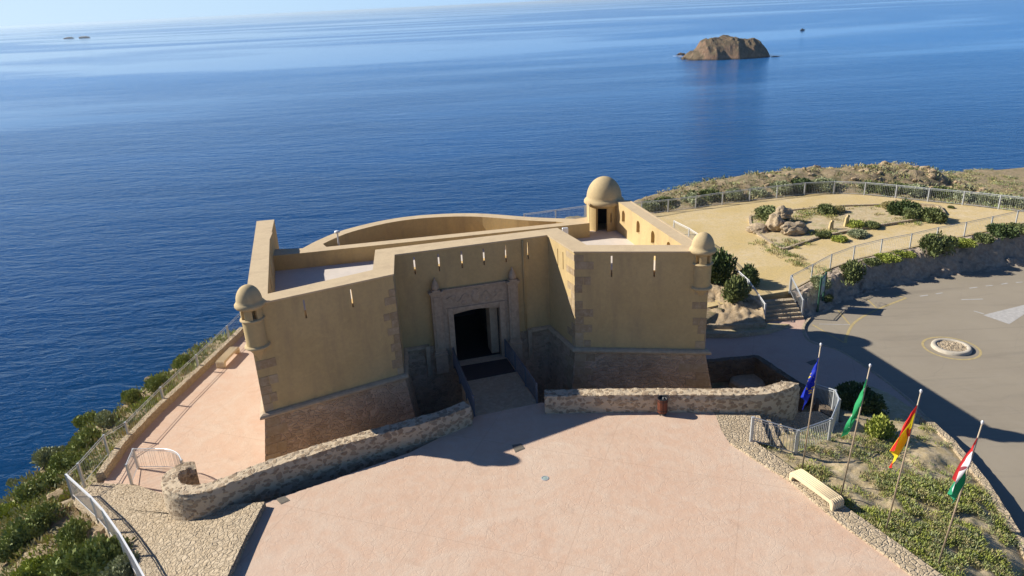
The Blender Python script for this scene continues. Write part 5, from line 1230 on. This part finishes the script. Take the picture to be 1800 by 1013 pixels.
while len(pts) < 3300:
    x = rs_.uniform(9, 75); y = rs_.uniform(54, 116); d = look(x, y, 'd')
    if d < 0.6: continue
    if x < 45 and (d > 17): continue
    if y > 112: continue
    if fbm(x, y, 0.22, 3, 8) < -0.35 + 0.35 * rs_.random(): continue
    pts.append((Vector((x, y, H(x, y) - .03)), rs_.choice((0, 1, 1, 3, 3, 3, 4))))
scrub('knoll_scrub', pts, ['leaf_green', 'leaf_grey', 'leaf_bright', 'leaf_dry', 'leaf_dark'], 'low scattered scrub covering the rocky knoll and the lower headland behind', (0.25, 0.75), 24, 0.13, .55, 4)
A = resample(gA, 80); B = resample(gB, 80); pts = []
while len(pts) < 2300:
    i = rs_.randrange(80); f = rs_.random(); p = A[i].lerp(B[i], f)
    if fbm(p.x, p.y, 0.45, 3, 1) < -0.28 + 0.4 * rs_.random() or p.y < 10: continue
    if p.y > 23.5 and rs_.random() < .8: continue
    pts.append((p + Vector((0, 0, -.02)), rs_.choice((0, 0, 1, 2, 3, 3, 2))))
scrub('garden_weeds', pts, ['leaf_weed', 'leaf_grey', 'leaf_bright', 'leaf_dry'], 'patches of green weeds growing in the pale soil below the flagpoles', (0.08, 0.26), 46, 0.13, .8, 6, .09)
pts = []
while len(pts) < 420:
    px = rs_.uniform(1325, 1650); py = rs_.uniform(362, 438); p = gu(px, py, .05)
    dd = float(pdist([(q.x, q.y) for q in BEDW], np.array([p.x]), np.array([p.y]))[0])
    if dd < -0.9 or (dd < 0.0 and rs_.random() < .75): continue
    if fbm(p.x, p.y, 0.4, 3, 6) < -0.1 + 0.3 * rs_.random(): continue
    pts.append((p + Vector((0, 0, -.04)), rs_.choice((0, 1, 2, 3, 3))))
for i in range(60):
    px = 1330 + rs_.gauss(60, 35); p = gu(px, 415 + (px - 1330) * .45 + rs_.uniform(5, 22), 0); pts.append((p, rs_.choice((0, 3))))
scrub('bed_weeds', pts, ['leaf_green', 'leaf_grey', 'leaf_bright', 'leaf_dry'], 'thin grass and weeds growing in and around the promenade bed', (0.15, 0.4), 30, 0.16, .5, 8, .1)

# ================================================================ ROCKS
def rock(name, p, sx, sy, sz, label, mat='boulder', seed=0, rz=0.0, sub=4, cat='boulder', group=None):
    bm = bmesh.new(); bmesh.ops.create_icosphere(bm, subdivisions=sub, radius=1.0)
    for v in bm.verts:
        d = v.co.normalized(); q = d * 1.3 + Vector((seed * 7.3, seed * 3.1, seed))
        vr, _ = noise.voronoi(q * 1.1); r = 0.78 + 0.36 * noise.noise(q) + 0.30 * (vr[1] - vr[0]) + 0.07 * noise.fractal(q * 4, 1, 2, 4)
        v.co = Vector((d.x * sx * r, d.y * sy * r, max(-0.3 * sz, d.z * sz * r)))
    me = bpy.data.meshes.new(name); bm.to_mesh(me); bm.free(); me.materials.append(M[mat]); o = link(bpy.data.objects.new(name, me)); o.location = p; o.rotation_euler = (0, 0, rz)
    autosmooth(o, 28); return tag(o, label, cat, group)
rock('boulder', gu(1336, 408, .06) + Vector((0, .3, .12)), 1.0, .8, .55, 'low tan boulder at the left end of the pile in the planted bed', seed=1)
rock('boulder', gu(1364, 407, .06) + Vector((0, .3, .35)), .85, .8, .95, 'upright tan boulder leaning in the middle of the pile', seed=2, rz=.6)
rock('boulder', gu(1378, 396, .06) + Vector((0, .6, .75)), .85, .8, .65, 'pale boulder resting on top of the pile', seed=3)
rock('boulder', gu(1398, 412, .06) + Vector((0, .3, .25)), 1.35, .8, .75, 'largest boulder at the right end of the pile', seed=4, rz=.3)
for i, (px, py, s, lb) in enumerate([(262, 668, .55, 'bare brown rock jutting from the cliff edge on the left slope'), (104, 880, .5, 'pale rock under the fence corner of the paved ramp'), (160, 915, .45, 'ochre rock below the curved white railing'), (176, 945, .5, 'tall ochre rock under the foot of the white railing'), (100, 905, .35, 'small rock between the bushes below the ramp'), (1120, 362, .6, 'rock on the cliff edge behind the rear turret')]):
    rock('rock', gp(px, py, -3) + Vector((0, 0, .1)), s * 1.3, s, s * .9, lb, 'rock', 20 + i, i, 3, 'rock')
rr = random.Random(4)
def knollrocks():
    pts = []
    for i in range(3000):
        if len(pts) >= 110: break
        x = rr.uniform(24, 45); y = rr.uniform(65, 74.5)
        if look(x, y, 'd') < 2: continue
        pts.append((x, y))
    bm = bmesh.new()
    for i, (x, y) in enumerate(pts):
        s = rr.uniform(.1, .34) * (1.5 if x > 37 else 1); r = bmesh.ops.create_icosphere(bm, subdivisions=2, radius=1.0); o = Vector((x, y, H(x, y) + s * .15))
        for v in r['verts']:
            d = v.co.normalized(); q = d * 1.2 + Vector((i * 5.1, i, 0)); k = .75 + .5 * noise.noise(q); v.co = Vector((d.x * s * 1.3 * k, d.y * s * k, d.z * s * .8 * k)) + o
    me = bpy.data.meshes.new('knoll_rocks'); bm.to_mesh(me); bm.free(); me.materials.append(M['rock']); o = link(bpy.data.objects.new('knoll_rocks', me)); o['kind'] = 'stuff'; o['label'] = 'loose rocks strewn over the rocky knoll'
knollrocks()
for px, py, lb, hh in ((1460, 403, 'small weathered stone post with a notch on its left in the planted bed', .75), (1487, 398, 'taller stone post with a bent top right of the first in the planted bed', .95)):
    p = gu(px, py, .06); root = tag(empty('stone_post', p), lb, 'post')
    mb = MB(); mb.hexa([(-.18, -.14, -.1), (.18, -.14, -.1), (.18, .14, -.1), (-.18, .14, -.1)], [(-.09, -.1, hh * .8), (.13, -.1, hh * .8), (.13, .1, hh * .8), (-.09, .1, hh * .8)]); o = mb.build('shaft', M['sand'], root)
    mb = MB(); mb.hexa([(-.04, -.1, hh * .8), (.19, -.1, hh * .78), (.19, .1, hh * .78), (-.04, .1, hh * .8)], [(.02, -.07, hh), (.17, -.07, hh * .97), (.17, .07, hh * .97), (.02, .07, hh)]); o = mb.build('head', M['sand'], root)

# ================================================================ ISLAND, ISLETS, BOAT
def island():
    U = [-1, -.86, -.72, -.66, -.6, -.52, -.38, 0, .25, .45, .6, .72, .85, .94, 1.0]
    Hh = [0.0, .14, .34, .38, .58, .92, 1.0, 1.02, .97, .90, .86, .72, .48, .20, 0.0]
    nx, ny = 170, 90; vs = []
    x0, x1, yc, hd = 163.0, 243.0, 690.0, 32.0
    for j in range(ny):
        for i in range(nx):
            u = -1 + 2 * i / (nx - 1); v = -1 + 2 * j / (ny - 1)
            wv = math.sqrt(max(0, 1 - (abs(u) ** 2.6))) * (0.85 + .12 * noise.noise(Vector((u * 4, 0, 0))))
            x = (x0 + x1) / 2 + u * (x1 - x0) / 2; y = yc + v * hd
            e = 1 - (abs(v) / max(wv, .05)) ; e = max(-0.3, e)
            cl = min(1, max(0, e * 3.2)); cliff = (0.36 * cl ** .5 + 0.64 * min(1, max(0, e) * 1.5) ** 0.7)
            h = 17.0 * float(np.interp(u, U, Hh)) * cliff
            nn = noise.fractal(Vector((x * .09, y * .09, 2)), 1, 2.1, 5); rid = abs(noise.noise(Vector((x * .16, y * .05, 4))))
            h += (nn * 2.6 - rid * 6.0 * (1 - cl * .7)) * min(1, max(0, e) * 5)
            vs.append((x, y, SEA + h - (1.5 if e <= 0 else 0)))
    mb = MB(); mb.add(vs, [(j * nx + i, j * nx + i + 1, (j + 1) * nx + i + 1, (j + 1) * nx + i) for j in range(ny - 1) for i in range(nx - 1)])
    o = mb.build('rock_island', M['island'], None, True); tag(o, 'rocky brown island with a scrubby rounded top rising from the sea', 'island')
island()
rock('sea_rock', G(1197, 97, SEA), 5, 3, 2.5, 'low dark rock in the foam at the left tip of the island', 'island', 41, 0, 3, 'rock')
rock('sea_rock', Vector((243, 672, SEA)), 4.5, 2, 0.7, 'flat dark reef at the right tip of the island', 'island', 42, 0, 3, 'rock')
rock('islet', G(122, 68, SEA), 22, 12, 7, 'left one of two tiny dark islets near the horizon', 'island', 43, 0, 3, 'islet')
rock('islet', G(149, 67, SEA), 26, 12, 8, 'right one of two tiny dark islets near the horizon', 'island', 44, 0, 3, 'islet')
mb = MB()
for (px, py, a, b) in ((1191, 98.5, 5, 1.8), (1225, 103, 4, 1.4), (1237, 103.5, 4, 1.4), (1197, 100, 3, 1.5)):
    c = G(px, py, SEA + .05); n = 14; mb.add([(c.x + a * (1 + .3 * n3(i, px)) * math.cos(2 * PI * i / n), c.y + b * math.sin(2 * PI * i / n), SEA + .05) for i in range(n)], [tuple(range(n))])
o = mb.build('surf_foam', M['foam']); o['kind'] = 'stuff'; o['label'] = 'white surf at the foot of the island'
bp = G(1410, 54, SEA); root = tag(empty('boat', bp, .4), 'tiny dark motor boat on the open sea right of the island', 'boat')
mb = MB(); mb.hexa([(-3, -.6, 0), (2.6, -.7, 0), (4.4, 0, 0), (2.6, .7, 0), (-3, .6, 0)], [(-3.2, -1.1, 1.3), (2.4, -1.1, 1.5), (5.2, 0, 1.9), (2.4, 1.1, 1.5), (-3.2, 1.1, 1.3)]); mb.build('hull', M['black'], root)
mb = MB(); mb.hexa([(-1.4, -.8, 1.3), (1.4, -.8, 1.3), (1.4, .8, 1.3), (-1.4, .8, 1.3)], [(-1.1, -.7, 2.9), (.8, -.7, 2.9), (.8, .7, 2.9), (-1.1, .7, 2.9)]); mb.build('cabin', M['dark'], root)

# ================================================================ HAZE
mb = MB(); Rz = 61000.0; mb.box(-Rz, Rz, -Rz, Rz, SEA - 1, 18.6)
t = bpy.data.materials.new('sea_air'); t.use_nodes = True; tn = t.node_tree; tn.nodes.clear()
pv = tn.nodes.new('ShaderNodeVolumePrincipled'); pv.inputs['Color'].default_value = (0.72, 0.88, 1, 1); pv.inputs['Density'].default_value = 7e-5; pv.inputs['Anisotropy'].default_value = 0.3
ou = tn.nodes.new('ShaderNodeOutputMaterial'); tn.links.new(pv.outputs[0], ou.inputs['Volume'])
o = mb.build('haze', t); o['kind'] = 'stuff'; o['label'] = 'thin sea haze'
